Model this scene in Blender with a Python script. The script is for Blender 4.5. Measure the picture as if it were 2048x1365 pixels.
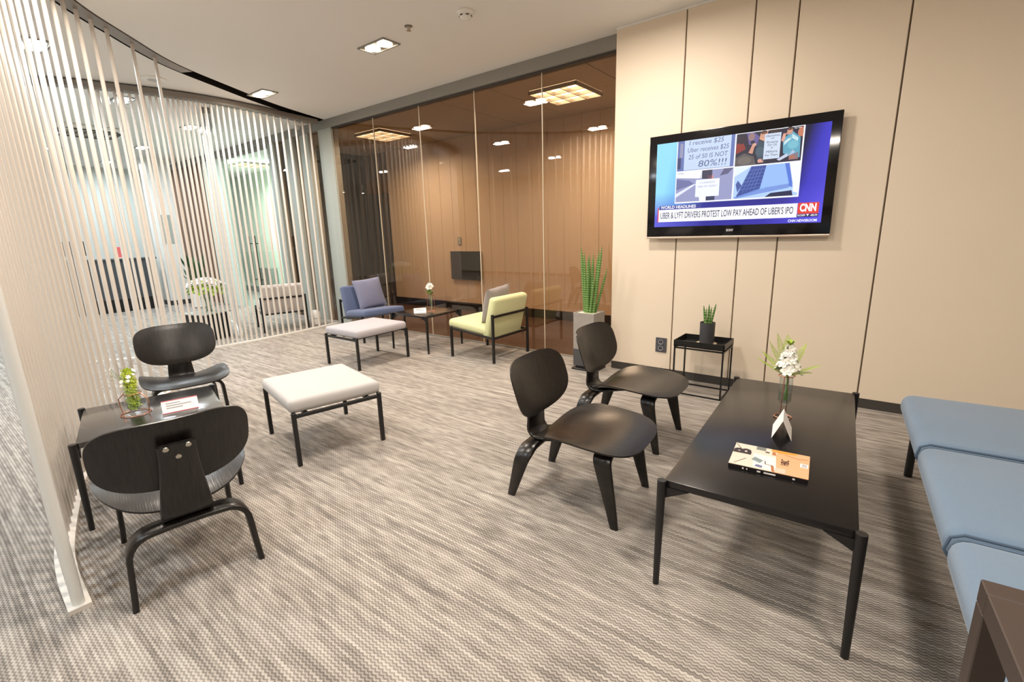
import bpy, bmesh, math, random
from mathutils import Matrix, Vector
random.seed(7)
for o in list(bpy.data.objects): bpy.data.objects.remove(o)
SC = bpy.context.scene
COL = SC.collection
PI = math.pi
ZC = 3.105            # ceiling height
YG = 4.464            # bronze glass line
YW = 4.30             # panelled television wall

# ------------------------------------------------------------------ camera
def setup_camera():
    f, yaw, pit, rol = 947.09, 0.657590, 0.225995, -0.0280697
    fw = Vector((-math.sin(yaw)*math.cos(pit), math.cos(yaw)*math.cos(pit), -math.sin(pit)))
    r = Vector((math.cos(yaw), math.sin(yaw), 0)); u = r.cross(fw)
    r2 = math.cos(rol)*r + math.sin(rol)*u
    u2 = -math.sin(rol)*r + math.cos(rol)*u
    cd = bpy.data.cameras.new('camera'); cd.sensor_width = 36; cd.lens = f/2048*36
    cd.clip_start = .02; cd.clip_end = 100
    c = bpy.data.objects.new('camera', cd); COL.objects.link(c)
    m = Matrix((r2, u2, -fw)).transposed().to_4x4(); m.translation = (0, 0, 1.38)
    c.matrix_world = m; SC.camera = c
setup_camera()
# ------------------------------------------------------------------ world, exposure
w = bpy.data.worlds.new('world'); SC.world = w; w.use_nodes = True
w.node_tree.nodes['Background'].inputs[0].default_value = (.75, .85, 1, 1)
w.node_tree.nodes['Background'].inputs[1].default_value = .3
SC.view_settings.view_transform = 'Standard'; SC.view_settings.look = 'None'
SC.view_settings.gamma = 1; SC.view_settings.use_curve_mapping = False
SC.view_settings.exposure = 0.1
WARM = (1.0, .895, .78); COOL = (.82, .93, 1.0)
P_WARM, P_COOL, P_TROF = 38, 33, 52      # watts per downlight fixture / ceiling panel

# ------------------------------------------------------------------ helpers
def lin(c):
    return tuple((v/12.92 if v <= .04045 else ((v+.055)/1.055)**2.4) for v in [x/255 for x in c])
MATS = {}
def mat(name, rgb, rough=.5, metal=0, bump=0, bscale=60, var=0, vscale=8, emit=0, spec=None, coat=0, sheen=0, raw=False):
    if name in MATS: return MATS[name]
    m = bpy.data.materials.new(name); m.use_nodes = True; nt = m.node_tree; b = nt.nodes['Principled BSDF']
    c = rgb if raw else lin(rgb)
    b.inputs['Base Color'].default_value = (*c, 1); b.inputs['Roughness'].default_value = rough
    b.inputs['Metallic'].default_value = metal
    if spec is not None: b.inputs['Specular IOR Level'].default_value = spec
    if coat: b.inputs['Coat Weight'].default_value = coat; b.inputs['Coat Roughness'].default_value = .15
    if sheen: b.inputs['Sheen Weight'].default_value = sheen; b.inputs['Sheen Roughness'].default_value = .5
    if emit:
        b.inputs['Emission Color'].default_value = (*c, 1); b.inputs['Emission Strength'].default_value = emit
        b.inputs['Base Color'].default_value = (0, 0, 0, 1)
    tc = nt.nodes.new('ShaderNodeTexCoord')
    if var:
        n = nt.nodes.new('ShaderNodeTexNoise'); n.inputs['Scale'].default_value = vscale; n.inputs['Detail'].default_value = 4
        nt.links.new(tc.outputs['Object'], n.inputs['Vector'])
        rp = nt.nodes.new('ShaderNodeMapRange'); rp.inputs[3].default_value = 1-var; rp.inputs[4].default_value = 1+var
        nt.links.new(n.outputs['Fac'], rp.inputs[0])
        mx = nt.nodes.new('ShaderNodeVectorMath'); mx.operation = 'SCALE'; mx.inputs[0].default_value = c
        nt.links.new(rp.outputs[0], mx.inputs['Scale']); nt.links.new(mx.outputs[0], b.inputs['Base Color'])
    if bump:
        n = nt.nodes.new('ShaderNodeTexNoise'); n.inputs['Scale'].default_value = bscale; n.inputs['Detail'].default_value = 3
        nt.links.new(tc.outputs['Object'], n.inputs['Vector'])
        bp = nt.nodes.new('ShaderNodeBump'); bp.inputs['Strength'].default_value = bump; bp.inputs['Distance'].default_value = .01
        nt.links.new(n.outputs['Fac'], bp.inputs['Height']); nt.links.new(bp.outputs[0], b.inputs['Normal'])
    MATS[name] = m; return m

def mat_wood_black():
    m = mat('black_plywood', (24, 22, 22), .29, coat=.0)
    nt = m.node_tree; b = nt.nodes['Principled BSDF']; tc = nt.nodes.new('ShaderNodeTexCoord')
    mp = nt.nodes.new('ShaderNodeMapping'); mp.inputs['Scale'].default_value = (6, 70, 6)
    n = nt.nodes.new('ShaderNodeTexNoise'); n.inputs['Scale'].default_value = 2.2; n.inputs['Detail'].default_value = 6
    nt.links.new(tc.outputs['Object'], mp.inputs[0]); nt.links.new(mp.outputs[0], n.inputs['Vector'])
    cr = nt.nodes.new('ShaderNodeValToRGB'); e = cr.color_ramp.elements
    e[0].position = .35; e[0].color = (*lin((13, 12, 12)), 1); e[1].position = .72; e[1].color = (*lin((36, 31, 29)), 1)
    nt.links.new(n.outputs['Fac'], cr.inputs[0]); nt.links.new(cr.outputs[0], b.inputs['Base Color'])
    bp = nt.nodes.new('ShaderNodeBump'); bp.inputs['Strength'].default_value = .12; bp.inputs['Distance'].default_value = .004
    nt.links.new(n.outputs['Fac'], bp.inputs['Height']); nt.links.new(bp.outputs[0], b.inputs['Normal'])
    return m

def mat_carpet():
    m = bpy.data.materials.new('carpet'); m.use_nodes = True; nt = m.node_tree; b = nt.nodes['Principled BSDF']
    b.inputs['Roughness'].default_value = .95; b.inputs['Specular IOR Level'].default_value = .1
    L = nt.links.new
    def math_(op, a, bb=None, c=None):
        n = nt.nodes.new('ShaderNodeMath'); n.operation = op
        for i, v in enumerate((a, bb, c)):
            if v is None: continue
            if isinstance(v, (int, float)): n.inputs[i].default_value = v
            else: L(v, n.inputs[i])
        return n.outputs[0]
    tc = nt.nodes.new('ShaderNodeTexCoord'); sp = nt.nodes.new('ShaderNodeSeparateXYZ'); L(tc.outputs['Object'], sp.inputs[0])
    x, y = sp.outputs[0], sp.outputs[1]
    ROW, SCAL = .0135, .021
    sc = math_('ABSOLUTE', math_('SINE', math_('MULTIPLY', x, PI/SCAL)))
    ph = math_('ADD', math_('DIVIDE', y, ROW), math_('MULTIPLY', sc, .45))
    row = math_('FLOOR', ph); fr = math_('FRACT', ph)
    yarn = math_('SINE', math_('MULTIPLY', fr, PI))                     # rounded yarn row
    def stretched(sx, sy, det, useRow=True, off=0):
        cb = nt.nodes.new('ShaderNodeCombineXYZ')
        L(math_('MULTIPLY', x, sx), cb.inputs[0]); L(math_('MULTIPLY', row if useRow else y, sy), cb.inputs[1]); cb.inputs[2].default_value = off
        n = nt.nodes.new('ShaderNodeTexNoise'); n.inputs['Scale'].default_value = 1; n.inputs['Detail'].default_value = det
        L(cb.outputs[0], n.inputs['Vector']); return n.outputs['Fac']
    n1 = stretched(1.1, 2.37, 1.0); n2 = stretched(8.0, 2.61, 1.0, True, 9.1); n3 = stretched(1.3, 26.0, 2.0, False, 4.2)
    band = math_('ADD', math_('ADD', math_('MULTIPLY', n1, .34), math_('MULTIPLY', n2, .40)), math_('MULTIPLY', n3, .26))
    fine = nt.nodes.new('ShaderNodeTexNoise'); fine.inputs['Scale'].default_value = 260; fine.inputs['Detail'].default_value = 2
    L(tc.outputs['Object'], fine.inputs['Vector'])
    val = math_('ADD', math_('ADD', band, math_('MULTIPLY', math_('POWER', yarn, 2.0), .20)), math_('MULTIPLY', fine.outputs['Fac'], .20))
    cr = nt.nodes.new('ShaderNodeValToRGB'); e = cr.color_ramp.elements
    e[0].position = .53; e[0].color = (*lin((112, 107, 102)), 1)
    e[1].position = .87; e[1].color = (*lin((192, 185, 177)), 1)
    k = cr.color_ramp.elements.new(.69); k.color = (*lin((154, 146, 138)), 1)
    L(val, cr.inputs[0]); L(cr.outputs[0], b.inputs['Base Color'])
    bp = nt.nodes.new('ShaderNodeBump'); bp.inputs['Strength'].default_value = .6; bp.inputs['Distance'].default_value = .004
    L(math_('ADD', yarn, math_('MULTIPLY', fine.outputs['Fac'], .6)), bp.inputs['Height']); L(bp.outputs[0], b.inputs['Normal'])
    return m

def mat_glass(name, tint, ior=1.5):
    m = bpy.data.materials.new(name); m.use_nodes = True; nt = m.node_tree
    for n in list(nt.nodes): nt.nodes.remove(n)
    o = nt.nodes.new('ShaderNodeOutputMaterial'); mx = nt.nodes.new('ShaderNodeMixShader')
    t = nt.nodes.new('ShaderNodeBsdfTransparent'); t.inputs[0].default_value = (*tint, 1)
    g = nt.nodes.new('ShaderNodeBsdfGlossy'); g.inputs['Roughness'].default_value = .0
    lw = nt.nodes.new('ShaderNodeLayerWeight'); lw.inputs['Blend'].default_value = .5
    pw = nt.nodes.new('ShaderNodeMath'); pw.operation = 'POWER'; pw.inputs[1].default_value = 5; nt.links.new(lw.outputs['Facing'], pw.inputs[0])
    f0 = ((ior-1)/(ior+1))**2
    f = nt.nodes.new('ShaderNodeMath'); f.operation = 'MULTIPLY_ADD'; f.inputs[1].default_value = 1-f0; f.inputs[2].default_value = f0; nt.links.new(pw.outputs[0], f.inputs[0])
    nt.links.new(f.outputs[0], mx.inputs[0]); nt.links.new(t.outputs[0], mx.inputs[1]); nt.links.new(g.outputs[0], mx.inputs[2])
    nt.links.new(mx.outputs[0], o.inputs[0]); return m

class MB:
    """collects shapes, builds one mesh object"""
    def __init__(s): s.v = []; s.f = []; s.mi = []; s.cur = 0
    def add(s, vs, fs, M=None):
        b = len(s.v); s.v += [tuple(M @ Vector(p)) if M else tuple(p) for p in vs]
        s.f += [tuple(b+i for i in f) for f in fs]; s.mi += [s.cur]*len(fs); return s
    def box(s, a, b, M=None):
        x0, y0, z0 = a; x1, y1, z1 = b
        return s.add([(x0,y0,z0),(x1,y0,z0),(x1,y1,z0),(x0,y1,z0),(x0,y0,z1),(x1,y0,z1),(x1,y1,z1),(x0,y1,z1)],
                     [(3,2,1,0),(4,5,6,7),(0,1,5,4),(1,2,6,5),(2,3,7,6),(3,0,4,7)], M)
    def rbox(s, a, b, r, seg=2, M=None):
        bm = bmesh.new(); c = [(i+j)/2 for i, j in zip(a, b)]; d = [j-i for i, j in zip(a, b)]
        bmesh.ops.create_cube(bm, size=1, matrix=Matrix.Translation(c) @ Matrix.Diagonal((*d, 1)))
        bmesh.ops.bevel(bm, geom=bm.edges[:], offset=min(r, .49*min(d)), segments=seg, profile=.5, affect='EDGES', clamp_overlap=True)
        bm.verts.index_update(); s.add([v.co[:] for v in bm.verts], [[v.index for v in f.verts] for f in bm.faces], M); bm.free(); return s
    def tube(s, pts, r, n=8, closed=False, caps=True, M=None):
        pts = [Vector(p) for p in pts]; k = len(pts); rs = r if isinstance(r, (list, tuple)) else [r]*k
        vs = []; fs = []; prev = None
        for i, p in enumerate(pts):
            if closed: t = (pts[(i+1) % k]-pts[i-1])
            else: t = pts[min(i+1, k-1)]-pts[max(i-1, 0)]
            t.normalize()
            if prev is None:
                a = Vector((0,0,1)) if abs(t.z) < .9 else Vector((1,0,0)); u = t.cross(a).normalized()
            else: u = (prev-t*prev.dot(t)).normalized()
            prev = u; q = t.cross(u)
            for j in range(n):
                an = 2*PI*j/n; vs.append(p+rs[i]*(math.cos(an)*u+math.sin(an)*q))
        m = k if closed else k-1
        for i in range(m):
            for j in range(n):
                a = i*n+j; b = i*n+(j+1) % n; c = ((i+1) % k)*n+(j+1) % n; d = ((i+1) % k)*n+j; fs.append((a,b,c,d))
        if caps and not closed: fs.append(tuple(range(n-1,-1,-1))); fs.append(tuple((k-1)*n+j for j in range(n)))
        return s.add(vs, fs, M)
    def lathe(s, prof, n=20, M=None, caps=True):
        vs = []; fs = []; k = len(prof)
        for r, z in prof:
            for j in range(n): an = 2*PI*j/n; vs.append((r*math.cos(an), r*math.sin(an), z))
        for i in range(k-1):
            for j in range(n): fs.append((i*n+j, i*n+(j+1) % n, (i+1)*n+(j+1) % n, (i+1)*n+j))
        if caps: fs.append(tuple(range(n-1,-1,-1))); fs.append(tuple((k-1)*n+j for j in range(n)))
        return s.add(vs, fs, M)
    def loft(s, rings, M=None, caps=True):
        n = len(rings[0]); vs = [p for r in rings for p in r]; fs = []
        for i in range(len(rings)-1):
            for j in range(n): fs.append((i*n+j, i*n+(j+1) % n, (i+1)*n+(j+1) % n, (i+1)*n+j))
        if caps: fs.append(tuple(range(n-1,-1,-1))); fs.append(tuple((len(rings)-1)*n+j for j in range(n)))
        return s.add(vs, fs, M)
    def poly(s, pts, M=None): return s.add(pts, [tuple(range(len(pts)))], M)
    def shell(s, outline, zf, th, nr=8, ns=48, nrm=None):
        """disc-like shaped sheet: outline(angle)->(a,b), zf(a,b)->3D point, thickness along nrm"""
        vs = []; fs = []
        for side in (0, 1):
            for i in range(nr+1):
                rr = i/nr
                for j in range(ns):
                    a, b = outline(2*PI*j/ns); e = .0
                    k = 1 - (.012 if i == nr else 0)*0
                    p = Vector(zf(a*rr*k, b*rr*k)); p += nrm*(th*(.5 if side == 0 else -.5)*(1 if i < nr else .55)); vs.append(p)
        N = (nr+1)*ns
        for side in (0, 1):
            for i in range(nr):
                for j in range(ns):
                    q = (i*ns+j, i*ns+(j+1) % ns, (i+1)*ns+(j+1) % ns, (i+1)*ns+j)
                    q = tuple(v+side*N for v in q); fs.append(q if side else q[::-1])
        for j in range(ns):
            a = nr*ns+j; b = nr*ns+(j+1) % ns; fs.append((a, b, b+N, a+N))
        return s.add(vs, fs)
    def build(s, name, m, parent=None, smooth=35, loc=None, rz=None):
        me = bpy.data.meshes.new(name); me.from_pydata(s.v, [], s.f)
        for mm in (m if isinstance(m, (list, tuple)) else [m]): me.materials.append(mm)
        if isinstance(m, (list, tuple)):
            for p, i in zip(me.polygons, s.mi): p.material_index = i
        bm = bmesh.new(); bm.from_mesh(me); bmesh.ops.remove_doubles(bm, verts=bm.verts[:], dist=1e-6)
        bmesh.ops.recalc_face_normals(bm, faces=bm.faces[:]); bm.to_mesh(me); bm.free()
        if smooth:
            for p in me.polygons: p.use_smooth = True
            me.set_sharp_from_angle(angle=math.radians(smooth))
        return link(name, me, parent, loc, rz)
def link(name, data, parent=None, loc=None, rz=None):
    o = bpy.data.objects.new(name, data); COL.objects.link(o)
    if parent: o.parent = parent
    if loc: o.location = loc
    if rz is not None: o.rotation_euler = (0, 0, rz)
    return o
def tag(o, label=None, cat=None, group=None, kind=None):
    if label: o['label'] = label
    if cat: o['category'] = cat
    if group: o['group'] = group
    if kind: o['kind'] = kind
    return o
def thing(name, label, cat, loc=(0,0,0), rz=0, group=None):
    o = bpy.data.objects.new(name, None); COL.objects.link(o); o.location = loc; o.rotation_euler = (0,0,rz); o.empty_display_size = .1
    return tag(o, label, cat, group)
def kids(o): return [c for c in bpy.data.objects if c.parent == o]
def copy_tree(o, parent=None):
    c = o.copy(); COL.objects.link(c); c.parent = parent
    for k in kids(o): copy_tree(k, c)
    return c
def dup(o, loc, rz, label):
    c = copy_tree(o); c.location = loc; c.rotation_euler = (0,0,rz); c['label'] = label; return c
def struct(name, mb, m, parent=None, smooth=30):
    o = mb.build(name, m, parent, smooth)
    if parent is None: o['kind'] = 'structure'
    return o
def sroot(name, loc=(0,0,0)):
    o = bpy.data.objects.new(name, None); COL.objects.link(o); o.location = loc; o['kind'] = 'structure'; return o
def text(body, size, name, m, parent, M, ext=.0006, align='LEFT', width=None, shear=0, bold=0):
    cu = bpy.data.curves.new(name, 'FONT'); cu.body = body; cu.size = size; cu.extrude = ext; cu.align_x = align; cu.align_y = 'CENTER'; cu.shear = shear
    cu.offset = bold; cu.resolution_u = 3
    t = bpy.data.objects.new(name, cu); COL.objects.link(t)
    dg = bpy.context.evaluated_depsgraph_get(); me = bpy.data.meshes.new_from_object(t.evaluated_get(dg))
    bpy.data.objects.remove(t); bpy.data.curves.remove(cu)
    xs = [v.co.x for v in me.vertices]
    if width and xs:
        k = width/(max(xs)-min(xs))
        for v in me.vertices: v.co.x *= k
    me.transform(M); me.materials.clear(); me.materials.append(m)
    return link(name, me, parent)
def crom(P, n=24):
    P = [Vector(p) for p in P]; P = [2*P[0]-P[1]]+P+[2*P[-1]-P[-2]]; o = []
    for i in range(1, len(P)-2):
        a, b, c, d = P[i-1:i+3]
        for k in range(n):
            t = k/n; o.append(.5*((2*b)+(c-a)*t+(2*a-5*b+4*c-d)*t*t+(-a+3*b-3*c+d)*t**3))
    return o+[P[-2]]
class Path:
    def __init__(s, pts):
        s.p = crom([(*q, 0) for q in pts]); s.s = [0]
        for a, b in zip(s.p, s.p[1:]): s.s.append(s.s[-1]+(b-a).length)
        s.L = s.s[-1]
    def at(s, d):
        d = max(0, min(s.L-1e-6, d)); i = max(k for k in range(len(s.s)-1) if s.s[k] <= d)
        t = (d-s.s[i])/(s.s[i+1]-s.s[i]); p = s.p[i].lerp(s.p[i+1], t)
        j0, j1 = max(0, i-2), min(len(s.p)-1, i+3); tg = (s.p[j1]-s.p[j0]).normalized()
        return p, tg
    def off(s, d, o):
        p, t = s.at(d); return p+o*Vector((t.y, -t.x, 0))         # + is to the right of travel
def ribbon(path, d0, d1, o0, o1, z0, z1, step=.06):
    mb = MB(); n = max(2, int((d1-d0)/step)); rings = []
    for i in range(n+1):
        d = d0+(d1-d0)*i/n; a = path.off(d, o0); b = path.off(d, o1)
        rings.append([(a.x,a.y,z0),(b.x,b.y,z0),(b.x,b.y,z1),(a.x,a.y,z1)])
    return mb.loft(rings)

# ------------------------------------------------------------------ materials
M_CEIL = mat('ceiling_paint', (236, 234, 230), .9, var=.015, vscale=1.5)
M_BEIGE = mat('beige_panel', (228, 213, 193), .55, var=.02, vscale=2, bump=.02, bscale=200)
M_GAP = mat('panel_joint', (128, 113, 97), .8)
M_BASE = mat('baseboard_dark', (62, 58, 54), .6)
M_FRAME = mat('grey_metal_frame', (142, 140, 135), .5, var=.03, vscale=3)
M_COLUMN = mat('pale_grey_column', (168, 172, 165), .5, var=.02, vscale=3)
M_SLOT = mat('black_slot', (14, 13, 14), .8)
M_RAIL = mat('bronze_rail', (134, 127, 120), .4)
M_ROD = mat('cream_rod', (214, 206, 197), .28, coat=.25)
M_RODEND = mat('pale_end_tube', (222, 224, 222), .3)
M_BLACK = mat('black_metal', (20, 20, 21), .38)
M_TABLE = mat('black_table_laminate', (20, 19, 21), .24, var=.1, vscale=40)
M_TABLEG = mat('gloss_black_laminate', (26, 26, 29), .16, coat=1.0)
M_PLY = mat_wood_black()
M_STEEL = mat('steel', (190, 185, 175), .3, 1)
M_COPPER = mat('copper_wire', (214, 150, 122), .25, 1)
M_CLEAR = mat_glass('clear_glass', (.95, .97, .97), 1.7)
M_WHITEFAB = mat('white_fabric', (186, 183, 182), .9, bump=.12, bscale=400, sheen=.2)
M_GREYFAB = mat('lilac_grey_fabric', (176, 172, 178), .9, bump=.15, bscale=400, sheen=.2)
M_GREENFAB = mat('pale_lime_fabric', (208, 210, 160), .9, bump=.12, bscale=400, sheen=.2)
M_BLUEFAB = mat('slate_blue_fabric', (84, 96, 128), .9, bump=.15, bscale=400, sheen=.2)
M_FARFAB = mat('light_grey_fabric', (205, 198, 194), .9, bump=.12, bscale=400)
M_PILB = mat('blue_grey_pillow', (120, 122, 146), .9, bump=.3, bscale=30, sheen=.2)
M_PILG = mat('mauve_grey_pillow', (150, 142, 142), .9, bump=.3, bscale=30, sheen=.2)
M_SOFA = mat('pale_blue_wool', (106, 128, 151), .95, bump=.25, bscale=500, sheen=.3, var=.05, vscale=120)
M_PIPING = mat('blue_piping', (76, 94, 114), .9)
M_BROWN = mat('dark_brown_metal', (68, 57, 52), .45, var=.05, vscale=20)
M_BROWNP = mat('dark_brown_panel', (58, 47, 43), .4, var=.08, vscale=10)
M_WHITE = mat('white_plastic', (236, 234, 228), .45)
M_PAPER = mat('white_card', (240, 236, 234), .8)
M_RED = mat('red_edge', (196, 90, 104), .6)
M_GREYTXT = mat('grey_print', (150, 146, 150), .8)
M_STONE = mat('concrete_planter', (150, 144, 138), .8, var=.12, vscale=14, bump=.15, bscale=80)
M_STONED = mat('dark_concrete', (70, 70, 72), .7, var=.08, vscale=14)
M_GRAVEL = mat('white_gravel', (222, 214, 200), .9, bump=.8, bscale=90, var=.1, vscale=90)
M_POT = mat('charcoal_pot', (62, 63, 66), .5, bump=.05)
M_CORK = mat('pale_saucer', (206, 190, 166), .7)
M_LEAFY = mat('yellow_green_leaf', (188, 206, 62), .5, var=.25, vscale=60)
M_FERN = mat('fern_green', (160, 188, 58), .55, var=.15, vscale=40)
M_STEM = mat('stem_green', (96, 132, 62), .5)
M_PETAL = mat('white_petal', (246, 244, 236), .6)
M_DKGREEN = mat('dark_leaf', (52, 84, 42), .5, var=.2, vscale=20)
M_WALLCOOL = mat('pale_wall', (206, 210, 204), .8, var=.02, vscale=1)
M_WALLGREEN = mat('greenish_wall', (212, 224, 212), .8, var=.02, vscale=1)
M_WOOD = mat('brown_wood_wall', (120, 88, 66), .5, var=.1, vscale=4)
M_TAN = mat('tan_board', (208, 188, 162), .6, var=.03, vscale=3)
M_TANJ = mat('tan_joint', (128, 96, 66), .7)
M_DKFLOOR = mat('brown_floor', (74, 52, 40), .5, var=.15, vscale=6)
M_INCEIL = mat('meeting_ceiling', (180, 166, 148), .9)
M_DESK = mat('charcoal_desk', (70, 74, 78), .45)
M_CARPET = mat_carpet()
M_BRONZE = mat_glass('bronze_glass', (.78, .675, .57), 1.75)
M_DOORG = mat_glass('door_glass', (.95, .98, .96), 1.45)
M_EDGE = mat('glass_edge', (214, 206, 186), .3)
def sans_mat():
    m = mat('snake_leaf', (88, 128, 62), .45); nt = m.node_tree; b = nt.nodes['Principled BSDF']
    tc = nt.nodes.new('ShaderNodeTexCoord'); wv = nt.nodes.new('ShaderNodeTexWave'); wv.bands_direction = 'Z'
    wv.inputs['Scale'].default_value = 14; wv.inputs['Distortion'].default_value = 3; wv.inputs['Detail'].default_value = 2
    nt.links.new(tc.outputs['Object'], wv.inputs['Vector']); cr = nt.nodes.new('ShaderNodeValToRGB'); e = cr.color_ramp.elements
    e[0].color = (*lin((62, 104, 48)), 1); e[1].color = (*lin((132, 164, 92)), 1); e[0].position = .1
    nt.links.new(wv.outputs['Fac'], cr.inputs[0]); nt.links.new(cr.outputs[0], b.inputs['Base Color']); return m
M_SNAKE = sans_mat()
def em(name, rgb, s): return mat(name, rgb, .5, emit=s)
M_LAMPW = em('warm_lamp', (255, 236, 208), 30)
M_LAMPC = em('cool_lamp', (240, 248, 255), 30)
M_TROF = em('panel_lamp', (255, 240, 214), 6)

# ================================================================== STRUCTURE
CA = Path([(-2.29,.2),(-2.60,.217),(-2.9,.262),(-3.40,.385),(-3.67,.465),(-4.25,.73),(-4.9,1.15),(-5.35,1.57),(-5.83,2.08),(-6.2,2.7),(-6.62,3.5),(-6.95,4.4)])
CB = Path([(-7.42,1.12),(-7.08,1.62),(-6.85,2.3),(-6.78,2.8),(-6.80,3.3),(-6.85,3.75),(-6.93,4.3)])
CC = Path([(-7.32,2.97),(-7.85,3.18),(-8.35,3.36),(-8.8,3.48)])
XL, XR, YB = -14.6, 3.4, -3.8
def shell_room():
    mb = MB(); mb.box((XL-.2, YB-.2, -.06), (XR+.2, YG+.02, 0)); f = struct('floor', mb, M_CARPET, smooth=0)
    # ceiling in two sheets either side of the curved slot
    s0, s1 = 0.0, CA.L-.02; n = 70; o0, o1 = -.075, .085
    inner = [CA.off(s0+(s1-s0)*i/n, o1) for i in range(n+1)]; outer = [CA.off(s0+(s1-s0)*i/n, o0) for i in range(n+1)]
    mb = MB(); ys = [YB-.2+(YG+.22-YB)*i/n for i in range(n+1)]
    I = inner+[Vector((inner[-1].x, YG+.02, 0))]; O = outer+[Vector((outer[-1].x-.02, YG+.02, 0))]; ys.append(YG+.021)
    for i in range(n+1):
        mb.poly([(I[i].x,I[i].y,ZC),(I[i+1].x,I[i+1].y,ZC),(XR+.2,ys[i+1],ZC),(XR+.2,ys[i],ZC)])
        mb.poly([(O[i].x,O[i].y,ZC),(O[i+1].x,O[i+1].y,ZC),(XL-.2,ys[i+1],ZC),(XL-.2,ys[i],ZC)])
    i0, q0 = inner[0], outer[0]
    mb.poly([(i0.x,i0.y,ZC),(i0.x,YB-.2,ZC),(XR+.2,YB-.2,ZC)]); mb.poly([(q0.x,q0.y,ZC),(XL-.2,YB-.2,ZC),(i0.x,YB-.2,ZC)]); mb.poly([(q0.x,q0.y,ZC),(i0.x,YB-.2,ZC),(i0.x,i0.y,ZC)])
    c = struct('ceiling', mb, M_CEIL, smooth=0)
    for p in c.data.polygons:
        if p.normal.z > 0: p.flip()
    # slot: open channel of black metal
    rings = MB(); R = []
    for i in range(n+1):
        d = s0+(s1-s0)*i/n; a = CA.off(d, o0); b = CA.off(d, o1)
        R.append([(a.x,a.y,ZC-.002),(a.x,a.y,ZC+.12),(b.x,b.y,ZC+.12),(b.x,b.y,ZC-.002)])
    a, b = outer[-1], inner[-1]; R.append([(a.x-.02,YG+.02,ZC-.002),(a.x-.02,YG+.02,ZC+.12),(b.x,YG+.02,ZC+.12),(b.x,YG+.02,ZC-.002)])
    vs = [p for r in R for p in r]; fs = [(0,1,2,3), (4*n+4,4*n+5,4*n+6,4*n+7)]
    for i in range(n+1):
        for j in range(3): fs.append((i*4+j, i*4+j+1, (i+1)*4+j+1, (i+1)*4+j))
    rings.add(vs, fs); struct('trim_1', rings, M_SLOT, smooth=0)
    # television wall with separate panels
    mb = MB(); mb.box((-2.05, YW+.02, 0), (XR, YG+.25, ZC)); wr = struct('wall_right', mb, M_GAP, smooth=0)
    xs = [-2.062, -1.449, -.939, -.652, -.012, 1.6, XR]
    for a, b in zip(xs, xs[1:]):
        mb = MB(); mb.rbox((a+.005, YW, .075), (b-.005, YW+.035, ZC-.004), .003, 1); mb.build('panel', M_BEIGE, wr)
    mb = MB(); mb.box((-2.062, YW+.005, .075), (-2.05, YG+.1, ZC-.002)); mb.build('return_panel', M_BEIGE, wr, 0)
    mb = MB(); mb.box((-2.05, YW+.004, 0), (XR, YW+.03, .075)); struct('baseboard_right', mb, M_BASE, smooth=0)
    mb = MB(); mb.box((-2.062, YW-.004, ZC-.02), (XR, YW+.03, ZC-.001)); struct('trim_2', mb, M_CEIL, smooth=0)
    # wall behind the viewer, panelled alike, and the side wall
    mb = MB(); mb.box((XL, YB-.12, 0), (XR, YB-.03, ZC)); wb = struct('wall_back', mb, M_GAP, smooth=0)
    x = XL
    k = 0
    while x < XR-.1:
        wd = (1.2, .62, .5, 1.4, .62)[k % 5]; b = min(x+wd, XR); mb = MB(); mb.box((x+.005, YB-.04, .08), (b-.005, YB, ZC-.002)); mb.build('panel', M_BEIGE, wb, 0); x = b; k += 1
    mb = MB(); mb.box((XR, YB, 0), (XR+.1, YW, ZC)); struct('wall_side', mb, M_BEIGE, smooth=0)
    # reception wall far left
    mb = MB(); mb.box((XL-.1, YB, 0), (XL, YG+.1, ZC)); struct('wall_left', mb, M_WALLCOOL, smooth=0)
    mb = MB(); mb.box((-13.6, YG+.0, 0), (-11.6, YG+.1, ZC-.1)); struct('wall_wood', mb, M_WOOD, smooth=0)
    mb = MB(); mb.box((-11.6, YG, 0), (-10.62, YG+.1, ZC-.1)); struct('wall_door_side', mb, M_WALLGREEN, smooth=0)
    mb = MB(); mb.box((XL, YG-.04, 0), (-13.6, YG+.1, ZC)); struct('wall_reception', mb, M_WALLCOOL, smooth=0)
shell_room()

def glass_wall():
    root = sroot('window_1', (-4.5, YG, 0))
    def P(name, mb, m, sm=0):
        for i, v in enumerate(mb.v): mb.v[i] = (v[0]+4.5, v[1]-YG, v[2])
        return mb.build(name, m, root, sm)
    mb = MB(); mb.box((-13.6, YG-.045, 2.985), (-2.062, YG+.09, ZC-.001)); P('header_beam', mb, M_FRAME)
    mb = MB(); mb.box((-6.74, YG-.015, 2.965), (-2.062, YG+.03, 2.985)); P('header_channel', mb, M_BASE)
    xs = [-6.742, -5.770, -4.838, -3.900, -2.967, -2.064]
    for a, b in zip(xs, xs[1:]):
        mb = MB(); mb.box((a+.003, YG, .012), (b-.003, YG+.012, 2.968)); P('pane', mb, M_BRONZE)
    for x in xs[1:-1]:
        mb = MB(); mb.box((x-.0035, YG-.001, .01), (x+.0035, YG+.013, 2.968)); P('silicone_joint', mb, M_EDGE)
    mb = MB(); mb.box((-6.74, YG-.01, 0), (-2.062, YG+.022, .014)); P('floor_channel', mb, M_FRAME)
    cols = [(-7.09,-6.742), (-7.64,-7.39), (-8.17,-7.85), (-8.70,-8.47)]
    for a, b in cols:
        mb = MB(); mb.box((a, YG-.03, 0), (b, YG+.09, 2.985)); P('mullion_column', mb, M_COLUMN)
    for a, b in [(-7.39,-7.09), (-7.85,-7.64), (-8.47,-8.17)]:
        mb = MB(); mb.box((a, YG+.02, .0), (b, YG+.032, 2.985)); P('pane', mb, M_BRONZE)
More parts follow.
